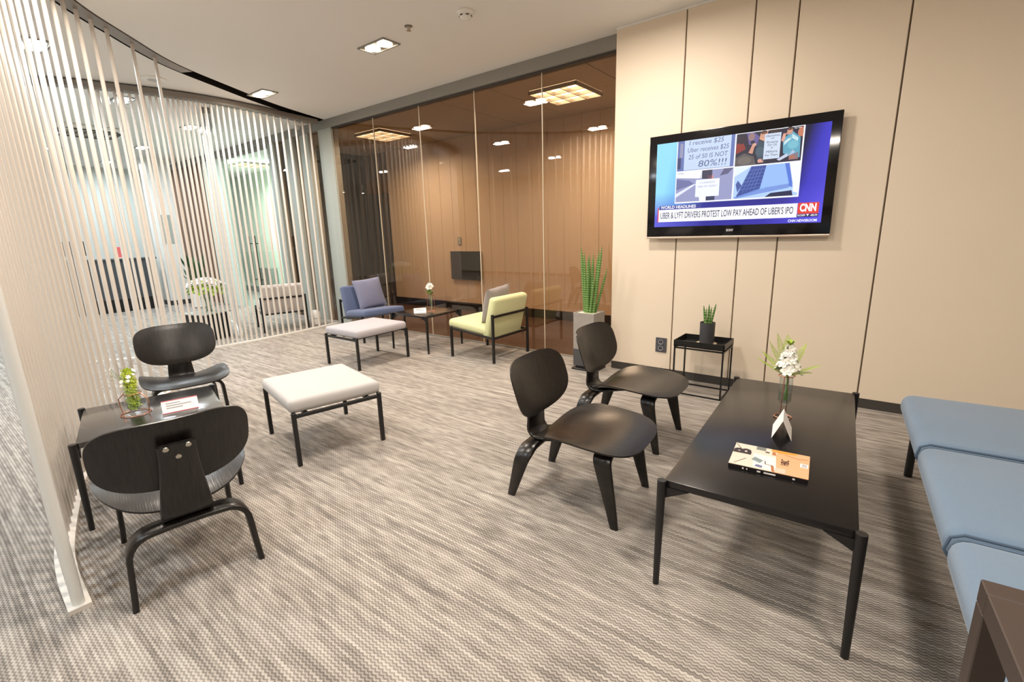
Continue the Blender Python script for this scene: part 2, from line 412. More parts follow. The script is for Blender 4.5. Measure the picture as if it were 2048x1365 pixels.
glass_wall()

def door_leaf():
    root = sroot('door_1', (-9.66, YG, 0))
    for a, b in ((-.95, 0), (0, .95)):
        mb = MB(); mb.box((a+.008, .01, .01), (b-.008, .024, 2.96)); mb.build('glass_leaf', M_DOORG, root, 0)
    for x in (-.19, .06):
        h = MB(); h.tube([(x, -.05, .45), (x, -.05, 1.45)], .016, 8); hh = h.build('handle', M_BLACK, root)
        for z in (.6, 1.3):
            s = MB(); s.tube([(x, -.05, z), (x, .012, z)], .009, 6); s.build('handle_post', M_BLACK, hh)
    mb = MB(); mb.box((-.96, -.0, 2.93), (.96, .03, 2.985)); mb.build('door_header', M_FRAME, root, 0)
door_leaf()

def back_rooms():
    # meeting room behind the bronze glass
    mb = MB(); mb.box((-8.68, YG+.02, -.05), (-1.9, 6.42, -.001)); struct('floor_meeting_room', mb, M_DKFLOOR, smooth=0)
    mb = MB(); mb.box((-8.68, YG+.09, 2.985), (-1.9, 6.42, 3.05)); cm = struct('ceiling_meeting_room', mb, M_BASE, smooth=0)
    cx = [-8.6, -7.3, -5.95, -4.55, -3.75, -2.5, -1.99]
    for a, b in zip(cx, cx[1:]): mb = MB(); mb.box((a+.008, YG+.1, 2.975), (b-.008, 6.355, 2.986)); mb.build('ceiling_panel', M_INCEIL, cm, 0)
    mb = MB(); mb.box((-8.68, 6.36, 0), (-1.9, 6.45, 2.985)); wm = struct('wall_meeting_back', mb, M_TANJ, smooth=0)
    x = -7.9; me = None
    mb = MB(); mb.rbox((-.143, -.012, .14), (.143, .004, 2.98), .002, 1)
    while x < -2.0:
        if me is None: o = mb.build('board', M_TAN, wm); me = o.data; o.location = (x+.145, 6.355, 0)
        else: o = link('board', me, wm, (x+.145, 6.355, 0))
        x += .29
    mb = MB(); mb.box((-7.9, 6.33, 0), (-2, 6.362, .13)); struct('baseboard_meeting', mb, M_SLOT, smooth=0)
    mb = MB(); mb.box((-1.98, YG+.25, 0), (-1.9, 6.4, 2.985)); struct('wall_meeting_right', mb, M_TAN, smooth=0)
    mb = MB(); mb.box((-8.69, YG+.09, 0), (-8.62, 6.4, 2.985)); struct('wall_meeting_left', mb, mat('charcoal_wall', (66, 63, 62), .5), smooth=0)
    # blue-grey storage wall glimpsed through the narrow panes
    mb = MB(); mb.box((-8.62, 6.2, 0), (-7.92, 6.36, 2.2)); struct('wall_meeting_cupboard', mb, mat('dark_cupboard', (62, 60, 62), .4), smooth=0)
    # lift lobby behind the glass door
    mb = MB(); mb.box((-16, YG+.02, -.05), (-8.69, 6.2, -.001)); struct('floor_lobby', mb, mat('grey_stone_floor', (150, 152, 148), .3, var=.05), smooth=0)
    mb = MB(); mb.box((-16, YG+.1, 2.985), (-8.69, 6.2, 3.06)); struct('ceiling_lobby', mb, M_CEIL, smooth=0)
    mb = MB(); mb.box((-16, 6.0, 0), (-8.69, 6.12, 2.985)); struct('wall_lobby', mb, M_WALLGREEN, smooth=0)
    mb = MB(); mb.box((-16, 5.98, 0), (-8.69, 6.0, .14)); struct('baseboard_lobby', mb, mat('green_grey_base', (96, 106, 98), .6), smooth=0)
back_rooms()

# ------------------------------------------------------------------ ceiling fixtures
def area(name, loc, size, power, col, parent, rot=(0,0,0), spread=150, shape='DISK', sy=None):
    l = bpy.data.lights.new(name, 'AREA'); l.shape = shape; l.size = size; l.energy = power; l.color = col; l.spread = math.radians(spread)
    if sy: l.size_y = sy
    o = bpy.data.objects.new(name, l); COL.objects.link(o); o.location = loc; o.rotation_euler = rot; o.parent = parent; return o
def downlight(x, y, warm, label, group):
    t = thing('twin_downlight', label, 'downlight', (x, y, ZC), 0, group)
    mb = MB()
    for a, b in (((-.19,-.1,-.012), (.19,-.085,0)), ((-.19,.085,-.012), (.19,.1,0)), ((-.19,-.085,-.012), (-.175,.085,0)), ((.175,-.085,-.012), (.19,.085,0))): mb.box(a, b)
    mb.build('trim_frame', M_FRAME, t, 0)
    mb = MB(); mb.box((-.175,-.085,-.006), (.175,.085,-.001)); mb.build('reflector_plate', M_STEEL, t, 0)
    for s in (-.088, .088):
        mb = MB(); mb.lathe([(.001,-.022),(.045,-.02),(.068,-.012),(.07,-.006)], 20, Matrix.Translation((s,0,0)), caps=False); mb.build('lamp', M_LAMPW if warm else M_LAMPC, t)
    area('lamp_light', (0,0,-.035), .30, P_WARM if warm else P_COOL, WARM if warm else COOL, t, spread=175, shape='RECTANGLE', sy=.14)
    return t
for x, y, lb in ((-3.925,3.18,'warm twin downlight in lounge ceiling near the smoke detector'), (-6.178,3.184,'warm twin downlight beside the curved black ceiling slot'),
                 (-1.7,3.18,'warm twin downlight above the wooden lounge chairs'),
                 (-4.1,1.05,'warm twin downlight above the white ottoman side'), (-1.8,1.05,'warm twin downlight over the open carpet'), (.55,1.05,'warm twin downlight above the coffee table end'),
                 (.55,-1.2,'warm twin downlight in the rear corner of the lounge')):
    downlight(x, y, True, lb, 'warm lounge downlights')
for x, y, lb in ((-6.12,1.17,'cool twin downlight seen through the nearer rod screen'), (-7.63,2.17,'cool twin downlight just behind the farther rod screen'), (-8.72,3.28,'cool twin downlight beyond the screen near the glass door'),
                 (-12.2,2.27,'cool twin downlight above the reception desk left part'), (-11.1,3.32,'cool twin downlight in front of the reception desk'), (-13.5,3.35,'cool twin downlight behind the reception desk'),
                 (-2.0,-1.2,'cool twin downlight over the passage beside the rod screen end'), (-4.3,-1.2,'cool twin downlight in passage behind rod screen'), (-6.4,-1.2,'cool twin downlight over passage carpet'), (-8.7,.2,'cool twin downlight over reception carpet'), (-11,.2,'cool twin downlight above reception approach'), (-8.7,-2.2,'cool twin downlight near the rear panelled wall')):
    downlight(x, y, False, lb, 'cool reception downlights')

def troffer(x, y, label, m, p, col, z=2.985):
    t = thing('grid_ceiling_light', label, 'ceiling light', (x, y, z-.01), 0, 'gridded ceiling lights')
    mb = MB(); mb.box((-.31,-.31,-.006), (.31,.31,-.001)); mb.build('diffuser', m, t, 0)
    for i in range(4):
        q = -.31+i*.62/3
        mb = MB(); mb.box((q-.006,-.316,-.045), (q+.006,.316,-.004)); mb.build('louvre_blade', M_STEEL, t, 0)
        mb = MB(); mb.box((-.316,q-.006,-.045), (.316,q+.006,-.004)); mb.build('louvre_blade', M_STEEL, t, 0)
    area('panel_light', (0,0,-.05), .6, p, col, t, spread=160, shape='SQUARE')
troffer(-3.15, 5.25, 'square gridded ceiling light behind glass near the tall plant', M_TROF, P_TROF, (1,.95,.87))
troffer(-6.55, 5.25, 'square gridded ceiling light behind glass near grey columns', M_TROF, P_TROF, (1,.95,.87))
troffer(-11.0, 5.2, 'square ceiling light in the pale lobby behind glass door', M_TROF, 130, (.9,1,.95))

def ceiling_bits():
    t = thing('smoke_detector', 'white round smoke detector on the lounge ceiling', 'smoke detector', (-2.84, 3.19, ZC))
    mb = MB(); mb.lathe([(.068,0),(.07,-.012),(.062,-.024),(.055,-.03)], 24); mb.build('base_ring', M_WHITE, t)
    mb = MB(); mb.lathe([(.05,-.028),(.048,-.045),(.036,-.06),(.02,-.066),(.001,-.067)], 24); mb.build('sensor_dome', M_WHITE, t)
    for k in range(6):
        a = k*PI/3; mb = MB(); mb.box((-.012,.044,-.043), (.012,.052,-.036), Matrix.Rotation(a,4,'Z')); mb.build('vent_slot', M_BASE, t, 0)
    t = thing('sprinkler_head', 'small metal sprinkler head in ceiling beside smoke detector', 'sprinkler', (-3.39, 3.08, ZC))
    mb = MB(); mb.lathe([(.035,0),(.035,-.004),(.014,-.008),(.012,-.03)], 16); mb.build('rosette', M_STEEL, t)
    mb = MB(); mb.lathe([(.004,-.03),(.02,-.034),(.02,-.037)], 12); mb.build('deflector', M_STEEL, t)
    t = thing('ceiling_speaker', 'round white ceiling speaker seen between the rods', 'speaker', (-6.45, 2.15, ZC))
    mb = MB(); mb.lathe([(.115,0),(.115,-.012),(.1,-.02)], 32); mb.build('rim', M_WHITE, t)
    mb = MB(); mb.lathe([(.098,-.016),(.05,-.021),(.001,-.023)], 32); mb.build('grille', mat('speaker_grille', (190,192,190), .7, bump=.5, bscale=300), t)
    t = thing('dome_camera', 'white dome security camera on ceiling by the grey columns', 'camera', (-7.25, 4.2, ZC))
    mb = MB(); mb.lathe([(.07,0),(.07,-.05),(.06,-.06)], 24); mb.build('housing', M_WHITE, t)
    mb = MB(); mb.lathe([(.055,-.058),(.05,-.09),(.03,-.115),(.001,-.122)], 24); mb.build('dome', mat('smoke_dome', (205,205,205), .2), t)
    t = thing('air_conditioner', 'square ceiling cassette air conditioner above the reception carpet', 'air conditioner', (-10.0, 2.3, ZC))
    mb = MB(); mb.rbox((-.45,-.45,-.05), (.45,.45,0), .02, 2); mb.build('panel', M_WHITE, t)
    mb = MB(); mb.box((-.26,-.26,-.058), (.26,.26,-.049)); g = mb.build('grille', mat('grey_grille', (150,146,138), .7), t, 0)
    for k in range(6): mb = MB(); mb.box((-.25,-.23+k*.09,-.064), (.25,-.22+k*.09,-.057)); mb.build('grille_bar', M_BASE, g, 0)
    for k in range(4): mb = MB(); mb.box((-.3,-.38,-.06), (.3,-.32,-.049), Matrix.Rotation(k*PI/2,4,'Z')); mb.build('air_vane', M_BASE, t, 0)
    for x, y, lb in ((-10.7,1.15,'chrome tube pendant farthest from the white column'), (-10.7,1.7,'chrome tube pendant hanging between its two neighbours'), (-10.7,2.62,'chrome tube pendant nearest the white column')):
        t = thing('pendant_lamp', lb, 'pendant lamp', (x, y, ZC), 0, 'chrome pendants by reception')
        mb = MB(); mb.tube([(0,0,0),(0,0,-.42)], .004, 6); mb.build('cord', M_BASE, t)
        mb = MB(); mb.lathe([(.02,-.42),(.035,-.425),(.035,-.64),(.03,-.645)], 16); mb.build('tube_shade', mat('chrome', (210,214,220), .12, 1), t)
        mb = MB(); mb.lathe([(.028,-.64),(.02,-.655),(.001,-.66)], 12, caps=False); mb.build('bulb', M_LAMPC, t)
ceiling_bits()

# ================================================================== ROD SCREENS
ROD_D = .030
def rod_mesh(z0, z1, d):
    mb = MB(); mb.tube([(0,0,z0),(0,0,z1)], d/2, 10, caps=False); o = mb.build('rod_source', M_ROD); me = o.data; bpy.data.objects.remove(o); return me
def screen(path, spots, label, z1, end_tubes=(), rail=(0, None), name='rod_screen', floor_end=None):
    p0 = path.at(0)[0]; t = thing(name, label, 'screen', (p0.x, p0.y, 0))
    d0, d1 = rail; d1 = d1 or path.L
    def shift(mb):
        mb.v = [(a-p0.x, b-p0.y, c) for a, b, c in mb.v]; return mb
    shift(ribbon(path, d0, floor_end or d1, -.035, .035, 0, .018)).build('floor_rail', mat('white_rail', (222,216,208), .4), t)
    shift(ribbon(path, d0, d1, -.05, .075, z1-.001, z1+.06 if z1 < ZC-.01 else ZC+.05)).build('ceiling_rail', M_RAIL, t)
    me = rod_mesh(.0, z1, ROD_D)
    for d in spots:
        p, _ = path.at(d); link('rod', me, t, (p.x-p0.x, p.y-p0.y, 0))
    for d in end_tubes:
        p, _ = path.at(d); mb = MB(); mb.tube([(p.x-p0.x, p.y-p0.y, .018), (p.x-p0.x, p.y-p0.y, z1)], .0195, 14, caps=False); mb.build('end_tube', M_RODEND, t)
    return t
sp = []; d = .12
while d < 4.25:
    sp.append(d)
    d += .085 if d < 1.8 else .085+.055*(d-1.8)/.9 if d < 2.7 else .14+.055*(d-2.7)/.6 if d < 3.3 else .33
screen(CA, sp, 'long curved screen of cream vertical rods beside the black side table', ZC-.004, (.035,), (0, 4.40), floor_end=3.55)
sb = []; d = .03
while d < CB.L-.02:
    sb.append(d); u = d/CB.L
    d += .095-.045*min(1, u/.45) if u < .45 else .05+.03*(u-.45)/.2 if u < .65 else .08+.06*(u-.65)/.35
screen(CB, sb, 'farther curved rod screen standing against the bronze glass wall', 3.03, (), (0, None))
sc_ = []; d = .02
while d < CC.L: sc_.append(d); d += .11
screen(CC, sc_, 'rod screen set back in the reception area, seen nearly edge-on', 3.03, (), (0, None))

# ================================================================== FURNITURE
def superell(a, b, n):
    def f(t):
        c, s = math.cos(t), math.sin(t)
        return (a*math.copysign(abs(c)**(2/n), c), b*math.copysign(abs(s)**(2/n), s))
    return f
def smooth(t): t = max(0, min(1, t)); return t*t*(3-2*t)
def make_ply_chair(label):
    t = thing('plywood_lounge_chair', label, 'chair', group='black moulded plywood lounge chairs')
    # seat: forward is +x
    cx, hd, hw = .085, .285, .28
    def seat(a, b):
        v = a/hd; u = b/hw
        z = .372 + .034*v - .040*max(0, (v-.35)/.65)**2
        z += .050*abs(u)**2.2*smooth((.8-v)/1.3) - .010*(1-u*u)*smooth((.3-v)/1.0)
        z -= .012*max(0, (-v-.6)/.4)**2
        wid = 1-.06*smooth((-v-.1)/.9)
        return (cx+a, b*wid, z)
    mb = MB(); mb.shell(superell(hd, hw, 3.5), seat, .014, 9, 56, Vector((0,0,1))); mb.build('seat', M_PLY, t, 50)
    # backrest
    tilt = math.radians(18); up = Vector((-math.sin(tilt), 0, math.cos(tilt))); fwd = Vector((math.cos(tilt), 0, math.sin(tilt)))
    ctr = Vector((-.268, 0, .576))
    def back(a, b):
        p = ctr + up*(a + .012*(b/.28)**2*(1 if a > 0 else .4)) + Vector((0,1,0))*b + fwd*(.055*(b/.28)**2 - .22*a*a)
        return p
    mb = MB(); mb.shell(superell(.162, .268, 3.0), back, .013, 7, 56, fwd); mb.build('backrest', M_PLY, t, 50)
    # spine: bent strip under the seat rising behind the back
    path = crom([(.20,0,.358), (.05,0,.338), (-.08,0,.312), (-.17,0,.292), (-.232,0,.293), (-.266,0,.325), (-.268,0,.40), (-.286,0,.50), (-.324,0,.632)], 6)
    rings = []
    for i, p in enumerate(path):
        q = (path[min(i+1, len(path)-1)]-path[max(i-1, 0)]).normalized(); nn = Vector((-q.z, 0, q.x)); u = i/(len(path)-1)
        wd = .055+.035*smooth((.62-u)/.2+.0)*smooth(u/.25) if u < .62 else .09-.025*smooth((u-.5)/.5)
        wd = .088 if .3 < u < .62 else (.055+.033*smooth(u/.3) if u <= .3 else .088-.024*smooth((u-.62)/.38)); h = .009
        c = .006
        rings.append([p+Vector((0,-wd+c,0))+nn*h, p+Vector((0,wd-c,0))+nn*h, p+Vector((0,wd,0))+nn*(h-c), p+Vector((0,wd,0))-nn*(h-c), p+Vector((0,wd-c,0))-nn*h, p+Vector((0,-wd+c,0))-nn*h, p+Vector((0,-wd,0))-nn*(h-c), p+Vector((0,-wd,0))+nn*(h-c)])
    mb = MB(); mb.loft(rings); sp = mb.build('spine', M_PLY, t, 50)
    for y, z in ((-.036,.618), (.036,.618), (0,.576)):
        x = -.324+(.632-z)*.30-.0095
        R = Matrix.Translation((x, y, z)) @ Matrix.Rotation(-PI/2+math.radians(-19), 4, 'Y')
        mb = MB(); mb.lathe([(.011,0),(.010,.004),(.005,.006),(.001,.0062)], 12, R); mb.build('screw', M_STEEL, sp)
    # two bent legs frames
    def leg(name, ztop, xf, xt, yf, wf, wt, bend):
        half = [(-yf, 0), (-yf+.006, .08), (-yf+.012, ztop-bend)]
        for k in range(1, 7):
            a = k/6*PI/2; half.append((-yf+.012+bend*(1-math.cos(a)), ztop-bend+bend*math.sin(a)))
        half.append((-.06, ztop+.004)); half.append((0, ztop+.005))
        full = half+[(-y, z) for y, z in half[-2::-1]]; rings = []
        for i, (y, z) in enumerate(full):
            a = full[max(i-1, 0)]; b = full[min(i+1, len(full)-1)]; ty, tz = b[0]-a[0], b[1]-a[1]; L = math.hypot(ty, tz); ny, nz = -tz/L, ty/L
            u = min(1, z/(ztop-.02)); x = xf+(xt-xf)*u; wd = wf+(wt-wf)*u; h = .0105; c = .005
            rings.append([(x+sx*(wd-cx), y+ny*sh, z+nz*sh) for sx, cx, sh in ((-1,c,h),(1,c,h),(1,0,h-c),(1,0,-h+c),(1,c,-h),(-1,c,-h),(-1,0,-h+c),(-1,0,h-c))])
        mb = MB(); mb.loft(rings); return mb.build(name, M_PLY, t, 50)
    leg('front_leg_frame', .348, .29, .215, .225, .019, .046, .055)
    leg('rear_leg_frame', .268, -.295, -.225, .222, .021, .046, .085)
    return t
chair = make_ply_chair('black plywood lounge chair nearer the coffee table corner leg')
chair.location = (-1.15, 2.05, 0); chair.rotation_euler.z = math.radians(3.5)
dup(chair, (-1.262, 2.915, 0), math.radians(1.0), 'black plywood lounge chair in front of the tall concrete planter')
dup(chair, (-2.365, .60, 0), math.radians(169.4), 'black plywood lounge chair turned backwards, three screws showing on its spine')
dup(chair, (-4.17, 1.24, 0), math.radians(-13), 'black plywood lounge chair facing the side table beside the rods')

def make_table(name, label, cat, loc, rz, lx, ly, h, m=M_TABLE, group=None):
    t = thing(name, label, cat, loc, rz, group)
    mb = MB(); mb.rbox((-lx/2,-ly/2,h-.028), (lx/2,ly/2,h), .003, 2); mb.build('tabletop', m, t)
    lr = .016
    for sx in (-1, 1):
        for sy in (-1, 1):
            x, y = sx*(lx/2-.002), sy*(ly/2+.002)
            mb = MB(); mb.tube([(x+sx*.012,y+sy*.012,0), (x+sx*.008,y+sy*.008,h+.002)], [.012,.017], 12); lg = mb.build('leg', M_BLACK, t)
            g = MB(); g.add([(x,y,h-.028),(x-sx*.09,y-sy*.0,h-.028),(x,y,h-.075),(x,y-sy*.012,h-.028),(x-sx*.09,y-sy*.012,h-.028),(x,y-sy*.012,h-.075)], [(0,1,2),(3,5,4),(0,3,4,1),(1,4,5,2),(2,5,3,0)]); g.build('bracket', M_BLACK, lg, 0)
    return t
make_table('coffee_table', 'long low black coffee table with magazine and flowers on it', 'table', (-.285, 2.385, 0), math.radians(2.7), .60, 1.48, .45)
make_table('side_table', 'square low black table standing between two plywood chairs', 'table', (-3.18, .765, 0), math.radians(-13.8), .63, .63, .45, M_TABLEG)
make_table('side_table', 'square low black table in front of the bronze glass', 'table', (-4.42, 3.985, 0), math.radians(3), .58, .58, .45, M_TABLEG)

def cushion(mb, a, b, r=.035, M=None): return mb.rbox(a, b, r, 4, M)
def make_ottoman(label, loc, rz, m):
    # rails run along local y (the short sides)
    t = thing('ottoman', label, 'ottoman', loc, rz, 'cushioned ottomans on black frames'); X, Y = .335, .275
    mb = MB(); cushion(mb, (-X-.0,-Y-.02,.338), (X+.0,Y+.02,.425), .032); c = mb.build('cushion', m, t, 60)
    for sx in (-1, 1):
        for sy in (-1, 1):
            mb = MB(); mb.rbox((sx*X-.013,sy*Y-.013,0), (sx*X+.013,sy*Y+.013,.348), .003, 1); mb.build('leg', M_BLACK, t)
        mb = MB(); mb.rbox((sx*X-.010,-Y,.312), (sx*X+.010,Y,.334), .002, 1); mb.build('side_rail', M_BLACK, t)
        mb = MB(); mb.rbox((-X,sx*.20-.012,.316), (X,sx*.20+.012,.337), .002, 1); mb.build('cross_rail', M_BLACK, t)
    return t
make_ottoman('white ottoman cushion on black metal legs in the open carpet', (-2.976, 1.663, 0), math.radians(-12.5), M_WHITEFAB)
make_ottoman('lilac grey ottoman before the slate blue lounge chair', (-4.49, 3.145, 0), math.radians(91), M_GREYFAB)

def make_lounge(label, loc, rz, m):
    # faces +x
    t = thing('lounge_chair', label, 'chair', loc, rz, 'low armless lounge chairs on black frames'); W = .30
    xr, xf = -.31, .31
    S = Matrix.Translation((.03,0,.355)) @ Matrix.Rotation(math.radians(-5.5),4,'Y')
    mb = MB(); cushion(mb, (-.26,-W,-.045), (.34,W,.05), .035, S); mb.build('seat_cushion', m, t, 60)
    Bm = Matrix.Translation((-.205,0,.33)) @ Matrix.Rotation(math.radians(-15),4,'Y')
    mb = MB(); cushion(mb, (-.048,-W,-.075), (.05,W,.39), .035, Bm); mb.build('back_cushion', m, t, 60)
    for sy in (-1, 1):
        y = sy*(W+.012)
        mb = MB(); mb.rbox((xr-.013,y-.013,0), (xr+.013,y+.013,.535), .003, 1, Matrix.Translation((0,0,0))); mb.build('rear_leg', M_BLACK, t)
        mb = MB(); mb.rbox((xf-.013,y-.013,0), (xf+.013,y+.013,.355), .003, 1); mb.build('front_leg', M_BLACK, t)
        a, b = Vector((xr,y,.275)), Vector((xf,y,.335)); L = (b-a).length; an = math.atan2(b.z-a.z, b.x-a.x)
        mb = MB(); mb.rbox((0,-.010,-.011), (L,.010,.011), .002, 1, Matrix.Translation(a) @ Matrix.Rotation(-an,4,'Y')); mb.build('side_rail', M_BLACK, t)
    mb = MB(); mb.rbox((xr-.011,-W,.495), (xr+.011,W,.52), .002, 1); mb.build('back_rail', M_BLACK, t)
    mb = MB(); mb.rbox((xr-.011,-W,.262), (xr+.011,W,.286), .002, 1); mb.build('lower_rail', M_BLACK, t)
    return t
make_lounge('pale lime green lounge chair by the bronze glass wall', (-3.48, 4.09, 0), PI, M_GREENFAB)
make_lounge('slate blue lounge chair beside the grey columns', (-5.54, 4.005, 0), math.radians(-9), M_BLUEFAB)
make_lounge('light grey lounge chair standing behind the farther rod screen', (-7.42, 3.66, 0), math.radians(163), M_FARFAB)

def pillow(label, loc, rot, m, s=.44):
    mb = MB(); n = 18; vs = []; fs = []
    for side in (1, -1):
        for i in range(n+1):
            for j in range(n+1):
                u, v = 2*i/n-1, 2*j/n-1
                d = (max(0, 1-abs(u)**2.4)*max(0, 1-abs(v)**2.4))**.5
                k = 1-.05*(1-abs(v)**2)*abs(u)**6; l = 1-.05*(1-abs(u)**2)*abs(v)**6
                vs.append((side*.062*d+.006*math.sin(7*u+3*v)*d, u*k*s/2, v*l*s/2))
    N = (n+1)**2
    for sd in (0, 1):
        for i in range(n):
            for j in range(n): q = [i*(n+1)+j, (i+1)*(n+1)+j, (i+1)*(n+1)+j+1, i*(n+1)+j+1]; fs.append(tuple(k+sd*N for k in (q if sd == 0 else q[::-1])))
    mb.add(vs, fs); o = mb.build('pillow', m, None, 80); o.location = loc; o.rotation_euler = rot; tag(o, label, 'pillow'); return o
pillow('blue grey square pillow leaning on the slate blue chair', (-5.64, 4.06, .60), (math.radians(4), math.radians(-17), math.radians(-9)), M_PILB, .42)
pillow('mauve grey square pillow leaning on the lime green chair', (-3.385, 4.10, .60), (math.radians(-5), math.radians(-17), math.radians(182)), M_PILG, .42)

def bench_sofa():
    t = thing('bench_sofa', 'long pale blue upholstered bench along the coffee table', 'sofa', (.62, 2.2, 0), math.radians(3.0))
    edges = [1.13, .37, -.36, -1.03]
    for a, b in zip(edges, edges[1:]):
        mb = MB(); cushion(mb, (-.375, b+.003, .335), (.42, a-.003, .45), .05); mb.build('seat_pad', M_SOFA, t, 60)
    for y in edges[1:-1]:
        mb = MB(); mb.tube([(-.36,y,.36),(-.376,y,.385),(-.366,y,.43),(-.335,y,.447),(.38,y,.447)], .005, 8); mb.build('seam_piping', M_PIPING, t)
    mb = MB(); mb.box((-.30,-.98,.305), (.36,1.08,.338)); mb.build('seat_frame', M_BLACK, t, 0)
    for x in (-.30, .34):
        for y in (1.03, -.93):
            mb = MB(); mb.tube([(x,y,0),(x,y,.338)], .019, 12); mb.build('leg', M_BLACK, t)
bench_sofa()

def brown_table():
    t = thing('frame_table', 'dark brown square-tube side table at the bench end', 'table', (.212, 1.085, 0), math.radians(4)); h = .75; k = .045
    Lx, Ly = .7, -.62
    for x in (0, Lx-k):
        for y in (-k, Ly):
            mb = MB(); mb.rbox((x,y,0), (x+k,y+k,h-k), .002, 1); mb.build('leg', M_BROWN, t)
    for a, b in (((0,-k,h-k),(Lx,0,h)), ((0,Ly,h-k),(Lx,Ly+k,h)), ((0,Ly+k,h-k),(k,-k,h)), ((Lx-k,Ly+k,h-k),(Lx,-k,h))):
        mb = MB(); mb.rbox(a, b, .002, 1); mb.build('top_rail', M_BROWN, t)
    mb = MB(); mb.box((k+.003,Ly+k+.003,h-.03), (Lx-k-.003,-k-.003,h-.008)); mb.build('top_panel', M_BROWNP, t, 0)
    for x in (.003,):
        mb = MB(); mb.box((x,Ly+k,.06), (x+k-.006,-k,.10)); mb.build('stretcher', M_BROWN, t, 0)
brown_table()

def tray_table():
    t = thing('tray_table', 'small black tray table by the panelled wall', 'table', (-1.085, 4.03, 0), 0); X, Y, h = .20, .15, .415
    mb = MB(); mb.box((-X,-Y,h), (X,Y,h+.006)); tr = mb.build('tray', M_BLACK, t, 0)
    for a, b in (((-X,-Y,h),(X,-Y+.006,h+.05)), ((-X,Y-.006,h),(X,Y,h+.05)), ((-X,-Y,h),(-X+.006,Y,h+.05)), ((X-.006,-Y,h),(X,Y,h+.05))):
        mb = MB(); mb.box(a, b); mb.build('tray_rim', M_BLACK, tr, 0)
    r = .006; q = .008
    for sx in (-1, 1):
        for sy in (-1, 1):
            mb = MB(); mb.box((sx*(X-q)-r,sy*(Y-q)-r,0), (sx*(X-q)+r,sy*(Y-q)+r,h)); mb.build('leg', M_BLACK, t, 0)
    for z in (h-.02, .0):
        for sx in (-1, 1):
            mb = MB(); mb.box((sx*(X-q)-r,-Y+q,z), (sx*(X-q)+r,Y-q,z+.012)); mb.build('frame_bar', M_BLACK, t, 0)
            mb = MB(); mb.box((-X+q,sx*(Y-q)-r,z), (X-q,sx*(Y-q)+r,z+.012)); mb.build('frame_bar', M_BLACK, t, 0)
tray_table()

def spike(mb, x, y, z0, h, r, lean, az, bend=.0):
    pts = []; rs = []
    for k in range(9):
        u = k/8; l = lean*u+bend*u*u
        pts.append((x+l*math.cos(az), y+l*math.sin(az), z0+h*u)); rs.append(r*(1-.25*u) if u < .8 else r*.8*(1-u)/.2*.9+.0012)
    mb.tube(pts, rs, 9)
def planter():
    t = thing('tall_planter', 'tall square concrete planter beside the panelled wall corner', 'planter', (-2.235, 4.165, 0), math.radians(0)); a = .115
    mb = MB(); mb.rbox((-.135,-.115,.0), (.135,.115,.018), .003, 1); mb.box((-.10,-.09,.018), (.10,.09,.045)); mb.build('wheeled_base', M_BLACK, t)
    mb = MB(); mb.rbox((-a,-a,.045), (a,a,.215), .004, 1); mb.build('lower_body', M_STONED, t)
    mb = MB(); mb.rbox((-a,-a,.215), (a,a,.565), .004, 1); mb.build('upper_body', M_STONE, t)
    for s in (-1, 1):
        mb = MB(); mb.box((-a,s*a-(.014 if s > 0 else 0),.56), (a,s*a+(.014 if s < 0 else 0),.585)); mb.build('rim', M_STONE, t, 0)
        mb = MB(); mb.box((s*a-(.014 if s > 0 else 0),-a+.014,.56), (s*a+(.014 if s < 0 else 0),a-.014,.585)); mb.build('rim', M_STONE, t, 0)
    mb = MB(); mb.box((-a+.014,-a+.014,.565), (a-.014,a-.014,.578)); mb.build('gravel', M_GRAVEL, t, 0)
    p = thing('snake_plant', 'tall cylindrical snake plant growing in the concrete planter', 'plant', (-2.235, 4.165, .575))
    for x, y, h, r, l, az in ((-.045,.0,.66,.017,.05,PI), (-.02,-.02,.60,.016,.03,PI), (.0,.03,.58,.015,.02,PI), (.0,-.03,.55,.016,.0,0), (.02,.0,.58,.017,.02,0),
                              (.04,.02,.62,.017,.05,0), (.05,-.01,.66,.018,.09,0), (.055,.03,.44,.013,.12,0), (-.03,.03,.42,.012,.07,PI), (.03,-.035,.36,.014,.04,0)):
        mb = MB(); spike(mb, x, y, 0, h, r, l, az); mb.build('leaf_spike', M_SNAKE, p, 60)
    t = thing('plant_pot', 'charcoal cylinder pot on the small tray table', 'pot', (-1.06, 4.02, .421))
    mb = MB(); mb.lathe([(.074,0),(.08,.004),(.08,.016),(.074,.018)], 28); mb.build('saucer', M_CORK, t)
    mb = MB(); mb.lathe([(.052,.016),(.057,.02),(.060,.19),(.056,.19),(.054,.165),(.001,.163)], 28, caps=False); mb.build('pot_body', M_POT, t)
    p = thing('snake_plant', 'short snake plant sprouting from the charcoal pot', 'plant', (-1.06, 4.02, .58))
    for x, y, h, r, l, az in ((-.02,0,.17,.009,.02,PI), (-.012,-.015,.15,.008,.01,2), (0,.01,.18,.010,.0,0), (.01,-.01,.16,.009,.015,0), (.02,.0,.19,.010,.035,0), (.0,-.02,.10,.008,.02,4)):
        mb = MB(); spike(mb, x, y, 0, h, r, l, az); mb.build('leaf_spike', M_SNAKE, p, 60)
planter()

